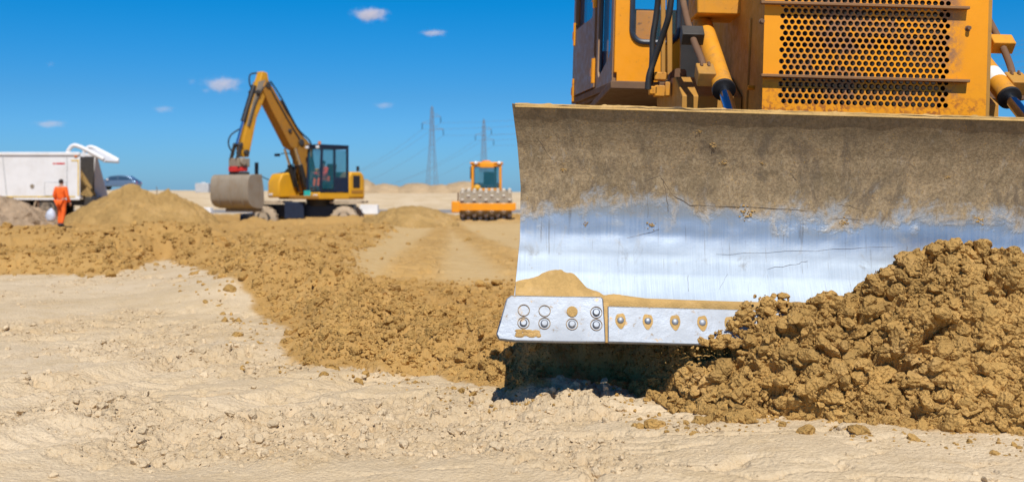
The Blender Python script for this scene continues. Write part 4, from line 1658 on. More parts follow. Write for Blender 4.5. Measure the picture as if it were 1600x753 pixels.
# ------------------------------------------------------------------ wheeled excavator
EX, EY = -8.45, 49.0
EZ = -.80
exc = thing("wheeled_excavator", "yellow wheeled excavator with raised arm and big grey bucket hanging over the ground", "excavator", (EX, EY, EZ))
for x in (-2.45, 1.05):
    for y in (-.95, .95):
        wheel(exc, (x + .08, y, .58), .59, .52, (0, 1, 0), 'tyre_pale', 'dark')
m = MB()
m.box((-.7, 0, .95), (4.3, 1.0, .56))
m.box((-2.4, 0, .62), (.3, 1.6, .3))
m.box((1.1, 0, .62), (.3, 1.6, .3))
m.build("undercarriage", 'navy', exc, .03)
for x, w in ((-2.35, 1.6), (1.2, 1.4)):
    for y in (-.74, .74):
        m = MB()
        m.box((x, y, 1.33), (w, .72, .10))
        m.build("mudguard", 'tyre_pale', exc, .02)
m = MB()
m.box((-1.05, -.85, .98), (.85, .5, .75))
m.build("tool_box", 'navy', exc, .03)
m = MB()
m.cyl((-.1, 0, 1.15), (-.1, 0, 1.46), .62, n=28)
m.build("slew_ring", 'dark', exc)
m = MB()                                          # dozer blade / stabiliser at the front end
m.box((-3.35, 0, .55), (.10, 2.3, .55))
m.bar((-3.3, -.4, .55), (-2.3, -.4, .7), .12, .16)
m.bar((-3.3, .4, .55), (-2.3, .4, .7), .12, .16)
m.build("stabiliser_blade", 'navy', exc, .02)

TH = R(-38)
UP = Matrix.Translation((0, 0, .51)) @ Matrix.Rotation(TH, 4, 'Z')


def U_(m=None):
    return MB(UP.copy())


m = U_()                                          # deck
m.box((0, -.05, 1.03), (2.5, 2.8, .16))
m.build("upper_deck", 'cat_dark', exc, .03)
m = U_()                                          # right front cover (tank), sloping front
m.prism([(-2.05, 1.02), (-2.05, 1.70), (-1.85, 2.05), (-1.15, 2.16), (-1.0, 2.32), (.55, 2.32), (.55, 1.02)], -1.27, -.52)
tank = m.build("tank_cover", 'cat', exc, .06)
m = U_()                                          # engine housing behind the cab
m.prism([(.42, 1.0), (.42, 1.95), (.55, 2.16), (1.15, 2.16), (1.32, 2.02), (1.38, 1.8), (1.38, 1.0)], -1.25, 1.27)
eng = m.build("engine_cover", 'cat', exc, .07)
m = U_()
m.box((1.275, .86, 1.72), (.02, .42, .55))
m.build("air_vent", 'black', eng, .02)
m = U_()
m.box((1.28, .9, 1.28), (.012, .7, .14))
m.build("marking_strip", 'cat_dark', eng)
m = U_()
m.cyl((.9, 1.3, 2.2), (.9, 1.3, 2.42), .07, n=12)
m.build("exhaust", 'black', eng)
m = U_()                                          # lower skirt under the cab with headlamps
m.box((.80, -.45, 1.10), (.94, 1.80, .30))
skirt = m.build("cab_skirt", 'cat', exc, .04)
for x in (.95, 1.1):
    m = U_()
    m.box((x, -1.36, 1.12), (.10, .03, .10))
    m.build("headlamp", 'lens', skirt, .01)
for x in (-1.12, -.98):
    m = U_()
    m.box((x, -2.065, 1.16), (.10, .03, .10))
    m.build("headlamp", 'lens', tank, .01)
m = U_()
m.box((.54, -1.37, 1.17), (.40, .02, .32))
m.build("turquoise_plate", 'teal', exc)
# cab frame
cx0, cx1, cya, cyb, cz0, cz1 = .42, 1.25, -1.25, .32, 1.26, 3.22
cxm, cw = (cx0 + cx1) / 2, cx1 - cx0 - .09
m = U_()
for x in (cx0, cx1):
    for y in (cya, cyb):
        m.bar((x, y, cz0), (x, y + (.08 if y < 0 else 0), cz1), .09, .09, (0, 1, 0))
m.bar((cx1, -.45, cz0), (cx1, -.45, cz1), .07, .07, (0, 1, 0))
for z in (cz0 + .04, cz1 - .04):
    for y in (cya, cyb):
        m.bar((cx0, y, z), (cx1, y, z), .08, .08)
    for x in (cx0, cx1):
        m.bar((x, cya, z), (x, cyb, z), .08, .08)
m.box((cx1, -.06, 1.60), (.05, .70, .60))
cabf = m.build("cab", 'navy', exc, .01)
m = U_()
m.box((cxm, -.46, 3.27), (.92, 1.72, .10))
m.build("cab_roof", 'navy', exc, .04)
m = U_()
m.box((cxm, cya + .03, 2.24), (cw, .015, 1.84))
m.build("windscreen", 'glass_clear', cabf)
m = U_()
m.box((cx1 - .01, -.85, 2.3), (.015, .72, 1.8))
m.box((cx1 - .01, -.06, 2.5), (.015, .68, 1.2))
m.build("side_window", 'glass_clear', cabf)
m = U_()
m.box((cx0 + .01, -.46, 2.3), (.015, 1.48, 1.8))
m.box((cxm, cyb, 2.5), (cw, .015, 1.2))
m.build("rear_window", 'glass_clear', cabf)
m = U_()
m.box((.82, -.25, 2.10), (.52, .14, .80), Matrix.Rotation(R(-8), 3, 'X'))
m.box((.82, -.55, 1.66), (.52, .5, .16))
m.box((.82, -.48, 1.45), (.3, .3, .4))
m.build("seat", 'black', cabf, .03)
m = U_()
m.bar((.82, -1.12, 1.4), (.82, -1.04, 1.92), .07, .07)
m.cyl((.82, -1.04, 1.92), (.82, -1.02, 1.95), .15, n=16)
m.build("steering_column", 'black', cabf)
m = U_()
m.cyl((.80, -.9, 3.33), (.80, -.9, 3.47), .075, .06, 14)
m.build("beacon", 'amber', exc)
for x in (.48, 1.15):
    m = U_()
    m.box((x, -1.33, 3.20), (.18, .07, .12))
    m.build("work_lamp", 'lens', exc, .02)
# mirrors and lamp on the tank cover
m = U_()
m.tube([(-1.25, -1.85, 1.75), (-1.45, -2.1, 1.9), (-1.62, -2.3, 2.05)], .022, 8)
m.box((-1.66, -2.34, 2.30), (.20, .06, .52))
m.build("mirror", 'black', exc, .01)
m = U_()
m.tube([(-.85, -.95, 2.2), (-.85, -1.0, 2.75), (-.95, -1.15, 2.98), (-1.18, -1.4, 2.95)], .022, 8)
m.box((-1.28, -1.5, 2.90), (.26, .12, .12))
m.build("lamp_stalk", 'black', exc, .01)
# boom: lower leg, upper leg, stick in the plane x = -.12
bxx = -.12


def limb(pts, name, mat, w):
    """A box-section beam given as an outline in (forward y, z)."""
    m = U_()
    m.prism([(y, z) for y, z in pts], bxx - w / 2, bxx + w / 2)
    return m.build(name, mat, exc, .025)


boom1 = limb([(-.35, 1.2), (-1.05, 1.2), (-1.12, 2.0), (-1.60, 3.0), (-1.60, 3.45), (-1.10, 3.62), (-.80, 3.35), (-.55, 2.4)], "boom_base", 'cat_dark', .50)
boom2 = limb([(-1.12, 3.62), (-1.58, 3.06), (-1.95, 3.22), (-3.05, 4.85), (-3.45, 5.58), (-3.30, 5.92), (-2.92, 5.70), (-2.2, 4.70)], "boom", 'cat_mid', .50)
stick = limb([(-3.15, 6.30), (-3.40, 6.35), (-3.62, 5.75), (-4.00, 4.8), (-4.52, 3.05), (-4.42, 2.72), (-4.12, 2.72), (-3.72, 4.35), (-3.22, 5.35), (-3.02, 5.75)], "stick", 'cat_worn', .36)
m = U_()
m.prism([(-3.25, 6.0), (-3.62, 5.9), (-4.0, 4.8), (-4.25, 4.0), (-4.05, 4.0), (-3.8, 4.8)], bxx - .185, bxx - .172)
m.prism([(-3.25, 6.0), (-3.62, 5.9), (-4.0, 4.8), (-4.25, 4.0), (-4.05, 4.0), (-3.8, 4.8)], bxx + .172, bxx + .185)
m.build("worn_patch", 'steel', stick)
m = U_()
m.cyl((bxx, -3.72, 5.72), (bxx, -4.28, 4.2), .115, n=14)
sc = m.build("bucket_cylinder", 'black', exc)
m = U_()
m.cyl((bxx, -4.28, 4.2), (bxx, -4.60, 3.25), .06, n=12)
m.build("piston_rod", 'chrome', sc)
m = U_()
m.cyl((bxx, -1.25, 3.72), (bxx, -2.35, 5.15), .12, n=14)
sc = m.build("stick_cylinder", 'black', exc)
m = U_()
m.cyl((bxx, -2.35, 5.15), (bxx, -3.10, 6.12), .06, n=12)
m.build("piston_rod", 'chrome', sc)
for sx in (-.34, .34):
    m = U_()
    m.cyl((bxx + sx, -1.15, 1.5), (bxx + sx, -1.5, 2.45), .11, n=14)
    sc = m.build("boom_cylinder", 'black', exc)
    m = U_()
    m.cyl((bxx + sx, -1.5, 2.45), (bxx + sx, -1.78, 3.15), .06, n=12)
    m.build("piston_rod", 'chrome', sc)
for pts in ([(-.3, -.7, 2.0), (-.36, -.78, 2.7), (-.40, -.92, 3.5), (-.40, -1.65, 4.1), (-.40, -2.6, 5.35), (-.38, -3.05, 5.9)],
            [(.06, -.65, 2.0), (.13, -.70, 2.7), (.16, -.85, 3.45), (.16, -1.6, 4.05), (.16, -2.5, 5.30), (.14, -3.05, 5.95)],
            [(-.3, -3.3, 6.3), (-.32, -3.75, 6.2), (-.32, -3.78, 5.8), (-.3, -3.6, 5.5)],
            [(-.30, -4.3, 3.9), (-.34, -4.75, 3.6), (-.34, -4.85, 3.2), (-.3, -4.6, 2.8)],
            [(-.5, -1.0, 1.3), (-.48, -1.25, 2.2), (-.4, -1.05, 2.5), (-.35, -.8, 1.7)],
            [(.0, -1.1, 1.25), (.02, -1.35, 2.1), (.06, -1.15, 2.55), (.1, -.8, 1.8)],
            [(-.2, -1.15, 1.25), (-.2, -1.42, 2.0), (-.2, -1.3, 2.5)]):
    m = U_()
    m.tube(pts, .032, 8)
    m.build("hydraulic_hose", 'rubber', exc)
for y, z, r in ((-3.18, 5.78, .13), (-1.35, 3.42, .14), (-.72, 1.7, .14), (-2.0, 3.9, .09), (-3.7, 5.45, .09), (-4.3, 2.9, .12)):
    m = U_()
    m.cyl((bxx - .30, y, z), (bxx + .30, y, z), r, n=14)
    m.build("pivot_pin", 'dark', exc, .01)
for sx in (-.30, .30):
    m = U_()
    m.tube([(bxx + sx * .9, -1.45, 3.55), (bxx + sx * .9, -2.1, 4.35), (bxx + sx * .9, -2.75, 5.2), (bxx + sx * .8, -3.25, 5.75), (bxx + sx * .7, -3.75, 5.1), (bxx + sx * .7, -4.15, 4.0)], .035, 8)
    m.build("steel_pipe", 'dark', exc)
m = U_()                                          # linkage at the stick end
m.bar((bxx - .2, -4.55, 3.25), (bxx - .2, -4.75, 2.6), .05, .16)
m.bar((bxx + .2, -4.55, 3.25), (bxx + .2, -4.75, 2.6), .05, .16)
m.bar((bxx, -4.25, 3.3), (bxx, -4.6, 3.2), .30, .14)
m.cyl((bxx - .26, -4.55, 3.22), (bxx + .26, -4.55, 3.22), .08, n=12)
m.cyl((bxx - .26, -4.3, 2.85), (bxx + .26, -4.3, 2.85), .09, n=12)
m.build("bucket_linkage", 'dark', exc, .01)
m = U_()
m.box((bxx, -4.48, 2.48), (.62, .62, .36))
m.cyl((bxx - .42, -4.55, 2.52), (bxx + .42, -4.55, 2.52), .16, n=14)
m.build("tilt_rotator", 'steel', exc, .03)
m = U_()
m.cyl((bxx, -4.48, 2.12), (bxx, -4.48, 2.32), .34, n=22)
m.box((bxx, -4.75, 2.2), (.5, .2, .2))
m.build("rotator_motor", 'red', exc, .02)
m = U_()
m.box((bxx, -4.48, 2.04), (.72, .5, .12))
m.build("quick_hitch", 'dark', exc, .02)
# bucket: rounded back turned to the viewer, mouth away
BC = UP @ Vector((bxx, -4.48, 1.98))
bp = [(.25, .02), (-.42, .0), (-.57, -.07), (-.65, -.22), (-.68, -.60), (-.67, -.98), (-.58, -1.18), (-.40, -1.31), (-.1, -1.38), (.30, -1.40)]
inner = [(y * .93 + .02, z * .93 - .02) for y, z in bp]
BM = Matrix.Translation(BC) @ Matrix.Rotation(R(-24), 4, 'Z')
m = MB(BM)
m.prism([(y, z) for y, z in bp] + inner[::-1], -.92, .92)
bucket = m.build("bucket", 'steel', exc, .008)
for s in (-1, 1):
    m = MB(BM)
    m.prism(bp + [(.42, -1.1), (.38, -.55)], s * .93 - .02, s * .93 + .02)
    m.build("bucket_side", 'steel', bucket, .01)
for x in (-.6, 0, .6):
    m = MB(BM)
    m.prism([(y * 1.03 - .004, z * 1.012) for y, z in bp[2:8]] + [(y * .99, z) for y, z in bp[2:8]][::-1], x - .05, x + .05)
    m.build("wear_strip", 'steel', bucket, .004)
m = MB(BM)
m.box((0, bp[-1][0] + .04, bp[-1][1] - .06), (1.9, .08, .14), Matrix.Rotation(R(-25), 3, 'X'))
m.build("bucket_lip", 'steel', bucket, .01)
# operator
sit = dict(pelvis=(0, 0, .10), belly=(0, -.02, .28), chest=(0, -.05, .50), neck=(0, -.06, .64), jaw=(0, -.08, .715), crown=(0, -.07, .815),
           sh_l=(.19, -.05, .55), el_l=(.27, -.20, .32), wr_l=(.22, -.42, .34), sh_r=(-.19, -.05, .55), el_r=(-.27, -.20, .32), wr_r=(-.22, -.42, .34),
           hip_l=(.10, -.03, .09), kn_l=(.13, -.44, .13), an_l=(.13, -.50, -.26), to_l=(.13, -.64, -.30), hip_r=(-.10, -.03, .09), kn_r=(-.13, -.44, .13), an_r=(-.13, -.50, -.26), to_r=(-.13, -.64, -.30))
q = UP @ Vector((.80, -.60, 1.74))
person("operator in red-orange jacket and dark cap seated inside the excavator cab", (EX + q.x, EY + q.y, EZ + q.z), TH, sit, 'hivis_red', 'hivis', 'boot')

# ------------------------------------------------------------------ padfoot roller
RX, RY = -1.10, 46.2
RZ = -.24
rol = thing("padfoot_roller", "orange padfoot roller with studded steel drum facing the viewer and open-framed cab", "roller", (RX, RY, RZ))
m = MB()
m.cyl((-1.08, 0, .68), (1.10, 0, .68), .60, n=48)
m.cyl((-1.10, 0, .68), (1.12, 0, .68), .20, n=20)
drum = m.build("drum", 'drum', rol)
m = MB()
m.add([(-.080, -.065, 0), (.080, -.065, 0), (.080, .065, 0), (-.080, .065, 0), (-.045, -.035, .10), (.045, -.035, .10), (.045, .035, .10), (-.045, .035, .10)],
      [(0, 3, 2, 1), (4, 5, 6, 7), (0, 1, 5, 4), (1, 2, 6, 5), (2, 3, 7, 6), (3, 0, 4, 7)])
pad = m.build("pad", 'pad', drum, .008)
first = True
for c in range(9):
    for k in range(11):
        a = 2 * math.pi * (k + (.5 if c % 2 else 0)) / 11 + .1
        o = pad if first else pad.copy()
        if not first:
            COL.objects.link(o)
            o.parent = drum
        first = False
        o.location = (-.96 + c * .245, -.595 * math.sin(a), .68 + .595 * math.cos(a))
        o.rotation_euler = (a, 0, 0)
m = MB()
m.box((.06, -.86, .60), (2.30, .14, .30))
m.box((.0, .86, .60), (2.4, .14, .30))
m.box((1.22, 0, .62), (.08, 1.85, .28))
m.box((-1.20, 0, .62), (.10, 1.85, .28))
m.build("drum_frame", 'orange', rol, .02)
m = MB()
m.box((-1.22, -.80, .60), (.34, .38, .46))
m.build("vibration_motor_cover", 'orange', rol, .03)
m = MB()
m.box((-1.16, -.1, .95), (.05, .18, .5))
m.build("scraper_plate", 'rusty', rol)
m = MB()
for s in (-1, 1):
    wheel(rol, (s * .78, 3.2, .66), .66, .5, (1, 0, 0), 'tyre', 'orange')
m.box((0, 2.0, .85), (.9, 1.9, .5))
m.build("rear_chassis", 'dark', rol, .02)
m = MB()
m.prism([(2.6, 1.0), (2.6, 1.62), (4.2, 1.5), (4.5, 1.3), (4.5, .8), (2.6, .8)], -.62, .62)
m.build("engine_hood", 'orange', rol, .04)
m = MB()
m.box((0, 1.7, 1.15), (1.4, 1.3, .12))
m.build("platform", 'orange', rol, .02)
m = MB()
for x in (-.60, .60):
    for y in (1.15, 2.4):
        m.bar((x, y, 1.2), (x, y, 2.42), .10, .10, (0, 1, 0))
m.bar((-.6, 1.15, 2.38), (.6, 1.15, 2.38), .10, .12)
m.bar((-.6, 2.4, 2.38), (.6, 2.4, 2.38), .10, .12)
m.bar((-.6, 1.15, 1.3), (.6, 1.15, 1.3), .10, .16)
m.bar((-.6, 2.4, 1.3), (.6, 2.4, 1.3), .10, .12)
for x in (-.6, .6):
    for z in (1.3, 2.36):
        m.bar((x, 1.15, z), (x, 2.4, z), .08, .10)
rcab = m.build("cab_frame", 'orange', rol, .01)
m = MB()
m.box((0, 1.78, 2.46), (1.42, 1.45, .09))
m.build("cab_roof", 'orange', rol, .03)
m = MB()
m.box((.02, 1.08, 2.36), (.62, .10, .20))
m.build("sun_visor", 'orange', rol, .02)
m = MB()
m.box((0, 1.16, 1.86), (1.1, .012, .95))
m.build("window_pane", 'glass_clear', rcab)
m = MB()
m.box((0, 2.4, 1.86), (1.1, .012, .95))
m.build("window_pane", 'glass_clear', rcab)
m = MB()
m.box((.1, 1.9, 1.75), (.5, .12, .7))
m.box((.1, 1.7, 1.45), (.5, .5, .14))
m.bar((.22, 1.3, 1.2), (.22, 1.45, 1.75), .06, .06)
m.build("seat", 'navy', rol, .03)
m = MB()
m.box((.38, 1.3, 1.85), (.12, .08, .9))
m.build("console", 'black', rol, .01)
m = MB()
m.cyl((-.02, 1.6, 2.50), (-.02, 1.6, 2.58), .22, .16, 18)
m.build("beacon", 'amber', rol)
for x in (-.45, .55):
    m = MB()
    m.ball((x, 1.05, 2.46), (.08, .06, .08), 10)
    m.build("work_lamp", 'lens', rol)
m = MB()
m.box((-.70, 1.9, 2.05), (.06, .28, .55))
m.build("mirror", 'dark', rol, .02)
q = (-.40, .95, 1.38)
m = MB()
m.ball(q, (.17, .15, .16), 12)
m.build("air_filter", 'cat', rol)

# ------------------------------------------------------------------ dump truck
TX, TY = -20.45, 52.0
TZ = -.30
trk = thing("dump_truck", "white tipper truck with its tailgate swung open, backed up to the brown sand pile", "truck", (TX, TY, TZ))
trk.scale = (1, .8, 1)
m = MB()                                          # body shell: floor, sides, headboard
L = 7.2
m.box((-L / 2, .05, 2.03), (L, .10, 2.16))
m.box((-L / 2, 2.45, 2.03), (L, .10, 2.16))
m.box((-L / 2, 1.25, 1.02), (L, 2.3, .12))
m.box((-L + .06, 1.25, 2.2), (.12, 2.3, 2.4))
body = m.build("tipper_body", 'white', trk, .03)
m = MB()  # dark sheet standing for the shade inside the far wall
m.box((-1.3, 2.385, 2.05), (2.5, .02, 1.9))
m.build("body_inside_shade", 'dark', body)
m = MB()
m.box((-L / 2, .02, 3.08), (L, .20, .16))
m.box((-L / 2, 2.48, 3.08), (L, .20, .16))
m.build("top_rail", 'white', body, .03)
m = MB()
m.box((-L / 2, -.01, .96), (L, .05, .13))
m.build("bottom_rail", 'white', body, .02)
m = MB()
m.box((-L / 2 - .05, -.045, 1.055), (L - .3, .012, .05))
m.box((-.07, -.012, 1.95), (.05, .016, 1.7))
m.box((-.25, -.012, 2.76), (.32, .016, .05))
m.build("reflective_tape", 'reflect', body)
for x in (-.60, -3.55):
    m = MB()
    m.box((x, -.012, 2.0), (.035, .03, 1.95), Matrix.Rotation(R(0 if x > -1 else -6), 3, 'Y'))
    m.build("side_rib", 'tank', body, .005)
m = MB()
m.box((-1.15, -.012, 1.42), (1.0, .025, .62))
m.build("side_panel", 'white', body, .01)
m = MB()
for (x, z, w, h) in ((-1.15, 1.74, 1.04, .02), (-1.15, 1.10, 1.04, .02), (-1.66, 1.42, .02, .62), (-.64, 1.42, .02, .62)):
    m.box((x, -.014, z), (w, .03, h))
m.build("panel_seam", 'tank', body)
m = MB()
m.cyl((-2.25, -.03, 1.55), (-2.25, .0, 1.55), .10, n=16)
m.build("round_cap", 'steel', body)
m = MB()                                          # small pink lettering, too blurred to read
m.box((-.92, -.007, 2.62), (.42, .008, .07))
m.box((-1.22, -.007, 2.62), (.10, .008, .07))
m.build("lettering", 'red', body)
m = MB()
m.box((-.18, -.03, 3.0), (.14, .08, .14))
m.build("marker_lamp", 'amber', trk, .02)
for y in (.05, 2.45):                             # tailgate arms
    m = MB()
    m.tube([(-.62, y, 3.0), (-.55, y, 3.25), (-.35, y, 3.46), (-.08, y, 3.44), (.5, y, 3.16), (1.12, y, 2.82)], .10, 10)
    m.build("tailgate_arm", 'white', trk)
m = MB()
m.box((.62, 1.25, 3.02), (1.25, 2.42, .09), Matrix.Rotation(R(29), 3, 'Y'))
m.build("tailgate", 'white', trk, .02)
m = MB()
m.prism([(-.02, .85), (.30, .95), (.62, 1.05), (.10, 2.95), (-.02, 3.05)], 2.36, 2.50, 'y')
m.build("rear_cheek", 'white', trk, .02)
m = MB()
m.prism([(0, .30), (.30, .40), (.45, .85), (.35, 1.05), (.02, 1.05)], .5, 2.2, 'y')
m.build("rear_hatch", 'dark', trk, .03)
m = MB()                                          # chassis
m.box((-3.6, .75, .78), (7.4, .16, .30))
m.box((-3.6, 1.75, .78), (7.4, .16, .30))
m.box((.02, 1.25, .55), (.12, 2.2, .14))
m.build("chassis", 'black', trk, .02)
for x in (-1.55, -2.95, -7.8):
    for y in (.28, 2.22):
        wheel(trk, (x, y, .52), .54, .42, (0, 1, 0), 'tyre', 'steel', 20)
m = MB()
for k in range(9):
    a = R(10 + 160 * k / 8)
for x in (-1.55,):
    pr = [(x + .66 * math.cos(R(5 + 170 * k / 12)), .52 + .66 * math.sin(R(5 + 170 * k / 12))) for k in range(13)]
    pr += [(x + .60 * math.cos(R(175 - 170 * k / 12)), .52 + .60 * math.sin(R(175 - 170 * k / 12))) for k in range(13)]
    m.prism(pr, .02, .5, 'y')
m.build("mudguard", 'tyre_pale', trk)
m = MB()
m.box((-2.0, .10, .55), (.08, .06, .8))
m.build("side_post", 'rusty', trk, .01)
m = MB()                                          # driver's cab, beyond the picture's edge
m.prism([(-9.0, .55), (-9.05, 1.7), (-8.85, 2.9), (-7.35, 2.95), (-7.35, .55)], .08, 2.42, 'y')
tc = m.build("driver_cab", 'white', trk, .05)
m = MB()
m.prism([(-8.85, 1.75), (-8.72, 2.6), (-7.75, 2.6), (-7.75, 1.75)], .055, .075, 'y')
m.prism([(-8.85, 1.75), (-8.72, 2.6), (-7.75, 2.6), (-7.75, 1.75)], 2.425, 2.445, 'y')
m.build("cab_window", 'glass_dark', tc)
# the load sliding out
xs, ys = np.linspace(-2.2, .10, 50), np.linspace(.12, 2.38, 40)
Xl, Yl = np.meshgrid(xs, ys)
Zl = np.where(Xl < -.75, 2.45 + Xl * .05, 2.40 - (Xl + .75) * 1.55) + .18 * fbm(Xl * 3, Yl * 3, 401, 4) - .5 * smooth(.7, 1.2, np.abs(Yl - 1.25) * 0)
ld = np_mesh("earth_load", np.stack([Xl, Yl, Zl], -1).reshape(-1, 3), grid_faces(40, 50), 'pile')
ld.location = (TX, TY, TZ)
ld.scale = (1, .8, 1)
tag(ld, "brown earth load sliding out of the open rear of the truck", "earth load")

# ------------------------------------------------------------------ car on the embankment
CX_, CY_ = at(185.5, 300, 116).x, 116.0
CZ = gz(CX_, CY_) + .02
car = thing("parked_car", "blue-grey estate car parked on the embankment behind the sand pile", "car", (CX_, CY_, CZ))
lower = [(-2.15, .35), (-2.2, .62), (-2.05, .85), (-1.35, 1.0), (1.75, 1.02), (2.1, .95), (2.2, .6), (2.12, .35)]
m = MB()
m.prism(lower, -.86, .86, 'y')
m.build("body", 'car', car, .10)
m = MB()
roofp = [(-1.35, .98), (-.55, 1.45), (.2, 1.55), (1.2, 1.48), (1.95, 1.02)]
m.prism(roofp, -.70, .70, 'y')
ch = m.build("cabin", 'car', car, .06)
m = MB()
m.prism([(-1.15, 1.03), (-.50, 1.40), (.10, 1.47), (.10, 1.03)], -.715, .715, 'y')
m.prism([(.20, 1.03), (.20, 1.47), (1.15, 1.42), (1.65, 1.06)], -.715, .715, 'y')
m.build("window", 'glass_dark', ch)
m = MB()
m.prism([(-1.42, 1.0), (-.66, 1.44), (-.60, 1.44), (-1.3, 1.0)], -.62, .62, 'y')
m.build("windscreen", 'glass_dark', ch)
m = MB()
m.ball((-.85, -.98, 1.10), (.13, .10, .09), 10)
m.build("door_mirror", 'lens', car)
for x in (-1.35, 1.35):
    for y in (-.76, .76):
        m = MB()
        m.lathe((x, y - .1, .33), (0, 1, 0), [(0, .20), (.01, .30), (.04, .33), (.16, .33), (.20, .30), (.2, .2)], 24)
        w_ = m.build("wheel", 'rubber', car)
        m = MB()
        m.lathe((x, y - .11, .33), (0, 1, 0), [(0, .05), (.02, .2), (.2, .2), (.22, .05)], 18)
        m.build("rim", 'steel', w_)
for x, mt in ((-2.12, 'lens'), (2.12, 'red')):
    for y in (-.65, .65):
        m = MB()
        m.box((x, y, .75), (.12, .28, .14))
        m.build("headlight" if x < 0 else "tail_light", mt, car, .02)

# ------------------------------------------------------------------ white blocks and stake
c = at(318, 294, 102)
b = MB()
b.box((0, 0, .45), (1.25, 1.2, .90))
o = b.build("grey_tank", 'tank', None, .05)
b = MB()
b.cyl((0, 0, .9), (0, 0, .98), .22, n=18)
b.build("tank_lid", 'barrier', o)
o.location = (c.x, 102, gz(c.x, 102) - .05)
tag(o, "pale grey block-shaped tank on the embankment behind the bucket", "tank")
c = at(577, 320, 60)
o = MB().prism([(-.5, 0), (.5, 0), (.5, .12), (.47, .5), (-.47, .5), (-.5, .12)], -.3, .3, 'y').build("concrete_block", 'barrier', None, .02)
o.location = (c.x, 60, -.22)
tag(o, "white concrete block on the ground right behind the excavator's rear wheel", "block")
c = at(318, 326, 62)
o = MB().prism([(-.8, 0), (.8, 0), (.8, .12), (.75, .35), (-.75, .35), (-.8, .12)], -.3, .3, 'y').build("concrete_block", 'barrier', None, .02)
o.location = (c.x - .3, 62, -.25)
tag(o, "low white concrete block seen just left of the excavator bucket", "block")
c = at(245, 300, 96)
o = MB().cyl((0, 0, -.2), (0, 0, .75), .035, .03, 8).build("survey_stake", 'rusty', None)
o.location = (c.x, 96, gz(c.x, 96))
tag(o, "thin brown survey stake standing on the embankment behind the sand pile", "stake")


# ------------------------------------------------------------------ pylons and power lines
def pylon(px, Y, H, label, arms, base_w):
    g = at(px, 300, Y)
    z0 = gz(g.x, Y)
    t = thing("power_pylon", label, "pylon", (g.x, Y, z0), (0, 0, R(25)), "lattice pylons on the horizon")
    m = MB()
    def hw(z):
        return np.interp(z / H, [0, .55, .97, 1], [base_w / 2, base_w * .21, .34, .12])
    lv = [0]
    while lv[-1] < H * .97:
        lv.append(lv[-1] + max(1.6, hw(lv[-1]) * 2.0))
    lv[-1] = H
    cs = ((-1, -1), (1, -1), (1, 1), (-1, 1))
    for a, b in zip(lv, lv[1:]):
        for (sx, sy) in cs:
            m.bar((sx * hw(a), sy * hw(a), a), (sx * hw(b), sy * hw(b), b), .13, .13, (0, 1, 0))
        for i in range(4):
            (x0, y0), (x1, y1) = cs[i], cs[(i + 1) % 4]
            m.bar((x0 * hw(a), y0 * hw(a), a), (x1 * hw(b), y1 * hw(b), b), .05, .05, (0, 1, 0))
            m.bar((x1 * hw(a), y1 * hw(a), a), (x0 * hw(b), y0 * hw(b), b), .05, .05, (0, 1, 0))
    m.build("lattice_tower", 'galv', t)
    tips = []
    for (s, z, L) in arms:
        m = MB()
        m.bar((0, 0, z), (s * L, 0, z + .15), .16, .16)
        m.bar((s * .4, 0, z + 1.3), (s * L, 0, z + .2), .10, .10)
        ar = m.build("cross_arm", 'galv', t)
        m = MB()
        for k in range(9):
            m.cyl((s * L, 0, z - .15 - k * .2), (s * L, 0, z - .28 - k * .2), .16, n=8)
        m.cyl((s * L, 0, z + .1), (s * L, 0, z - 2.0), .06, n=6)
        m.build("insulator", 'black', ar)
        tips.append(Matrix.Translation((g.x, Y, z0)) @ Matrix.Rotation(R(25), 4, 'Z') @ Vector((s * L, 0, z - 2.0)))
    return tips


t1 = pylon(675, 380, 29.6, "taller and closer steel lattice pylon left of the roller", [(1, 26.0, 3.2), (-1, 23.6, 3.6), (1, 21.6, 4.2)], 3.5)
t2 = pylon(756, 430, 28.6, "smaller steel lattice pylon rising behind the roller cab", [(1, 24.6, 3.2), (-1, 22.2, 3.6), (1, 20.4, 4.2)], 3.4)


def cable(a, b, sag, label):
    m = MB()
    pts = []
    for k in range(25):
        t = k / 24
        q = Vector(a).lerp(Vector(b), t)
        q.z -= sag * 4 * t * (1 - t)
        pts.append((q, .035))
    m.loft(pts, 5)
    tag(m.build("power_line", 'galv', None), label, "power line", "overhead power lines")


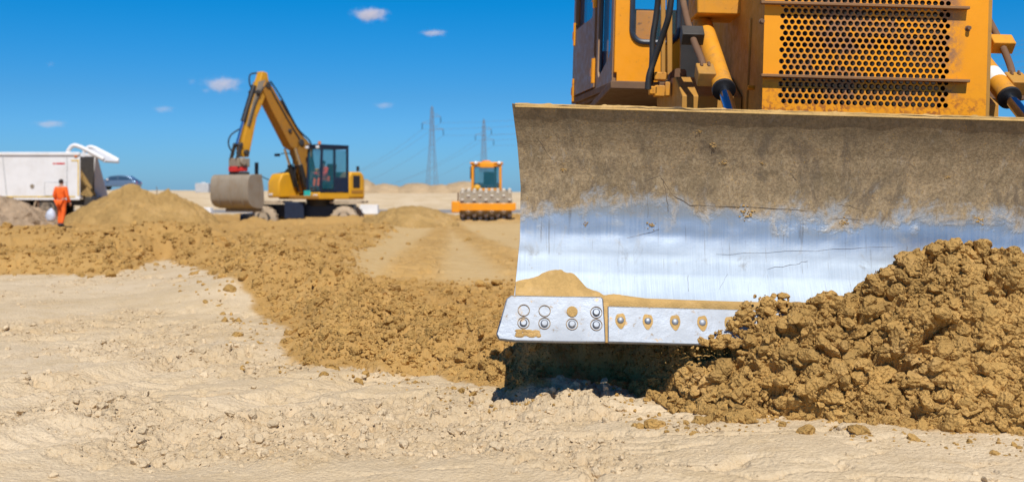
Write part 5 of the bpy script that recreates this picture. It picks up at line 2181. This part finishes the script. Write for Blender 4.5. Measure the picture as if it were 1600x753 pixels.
for i, nm in enumerate(("uppermost", "middle", "lowest")):
    cable(t1[i], t1[i] + Vector((-42, 60, -18)), 2, f"{nm} thin wire falling away from the taller pylon toward the excavator")
    cable(t2[i], t2[i] + Vector((-45, 70, -18)), 2, f"{nm} thin wire falling away from the smaller pylon toward the excavator")
    cable(t2[i], t2[i] + Vector((140, -170, 14)), 5, f"{nm} thin wire running from the smaller pylon behind the bulldozer")
    cable(t1[i], t1[i] + Vector((150, -150, 12)), 5, f"{nm} thin wire running from the taller pylon behind the bulldozer")


# ------------------------------------------------------------------ clouds
def cloud_mat(size, dens):
    m = Mat("cloud_vapour")
    m.nt.nodes.remove(m.b)
    v = m.new('ShaderNodeVolumePrincipled')
    out = m.nt.nodes['Material Output']
    v.inputs['Color'].default_value = (.97, .91, .94, 1)
    v.inputs['Anisotropy'].default_value = .0
    n = m.noise(2.0, 5, .7, (1.4, 1, .8), .9)
    ln = m.new('ShaderNodeVectorMath', operation='LENGTH')
    m.link(m.co(), ln.inputs[0])
    edge = m.step(ln.outputs['Value'], .15, 1.0, 1, 0)
    d = m.math('MULTIPLY', m.step(m.math('ADD', n, m.math('MULTIPLY', edge, .36)), .56, .88), dens)
    m.link(d, v.inputs['Density'])
    m.link(v.outputs[0], out.inputs['Volume'])
    return m.m


for i, (px, py, w, h, dn, lab) in enumerate([
        (578, 23, 66, 27, .09, "largest white puff of cloud, high above the excavator"),
        (677, 52, 50, 13, .06, "small flat white cloud to the right of the largest puff"),
        (347, 132, 72, 30, .05, "soft pale cloud beside the excavator's raised arm tip"),
        (322, 142, 18, 10, .03, "tiny wisp under the soft cloud by the excavator's arm"),
        (300, 128, 18, 14, .02, "faint wisp left of the soft cloud by the excavator's arm"),
        (255, 171, 42, 14, .025, "faint pinkish cloud in mid sky between truck and excavator arm"),
        (78, 194, 60, 15, .03, "long faint pinkish cloud above the truck body"),
        (600, 165, 38, 13, .03, "faint cloudlet between the excavator boom and the taller pylon"),
        (79, 101, 16, 12, .015, "faintest speck of cloud high above the truck")]):
    q = at(px, py, 2600)
    s = 2600 / F_PX
    v, f = ico(3)
    o = np_mesh("cloud", v, f, cloud_mat((w, h), dn * .62))
    o.location = q
    o.scale = (w * s / 2 * 1.1, w * s / 2 * .6, h * s / 2 * 1.15)
    tag(o, lab, "cloud", "small clouds in the blue sky")
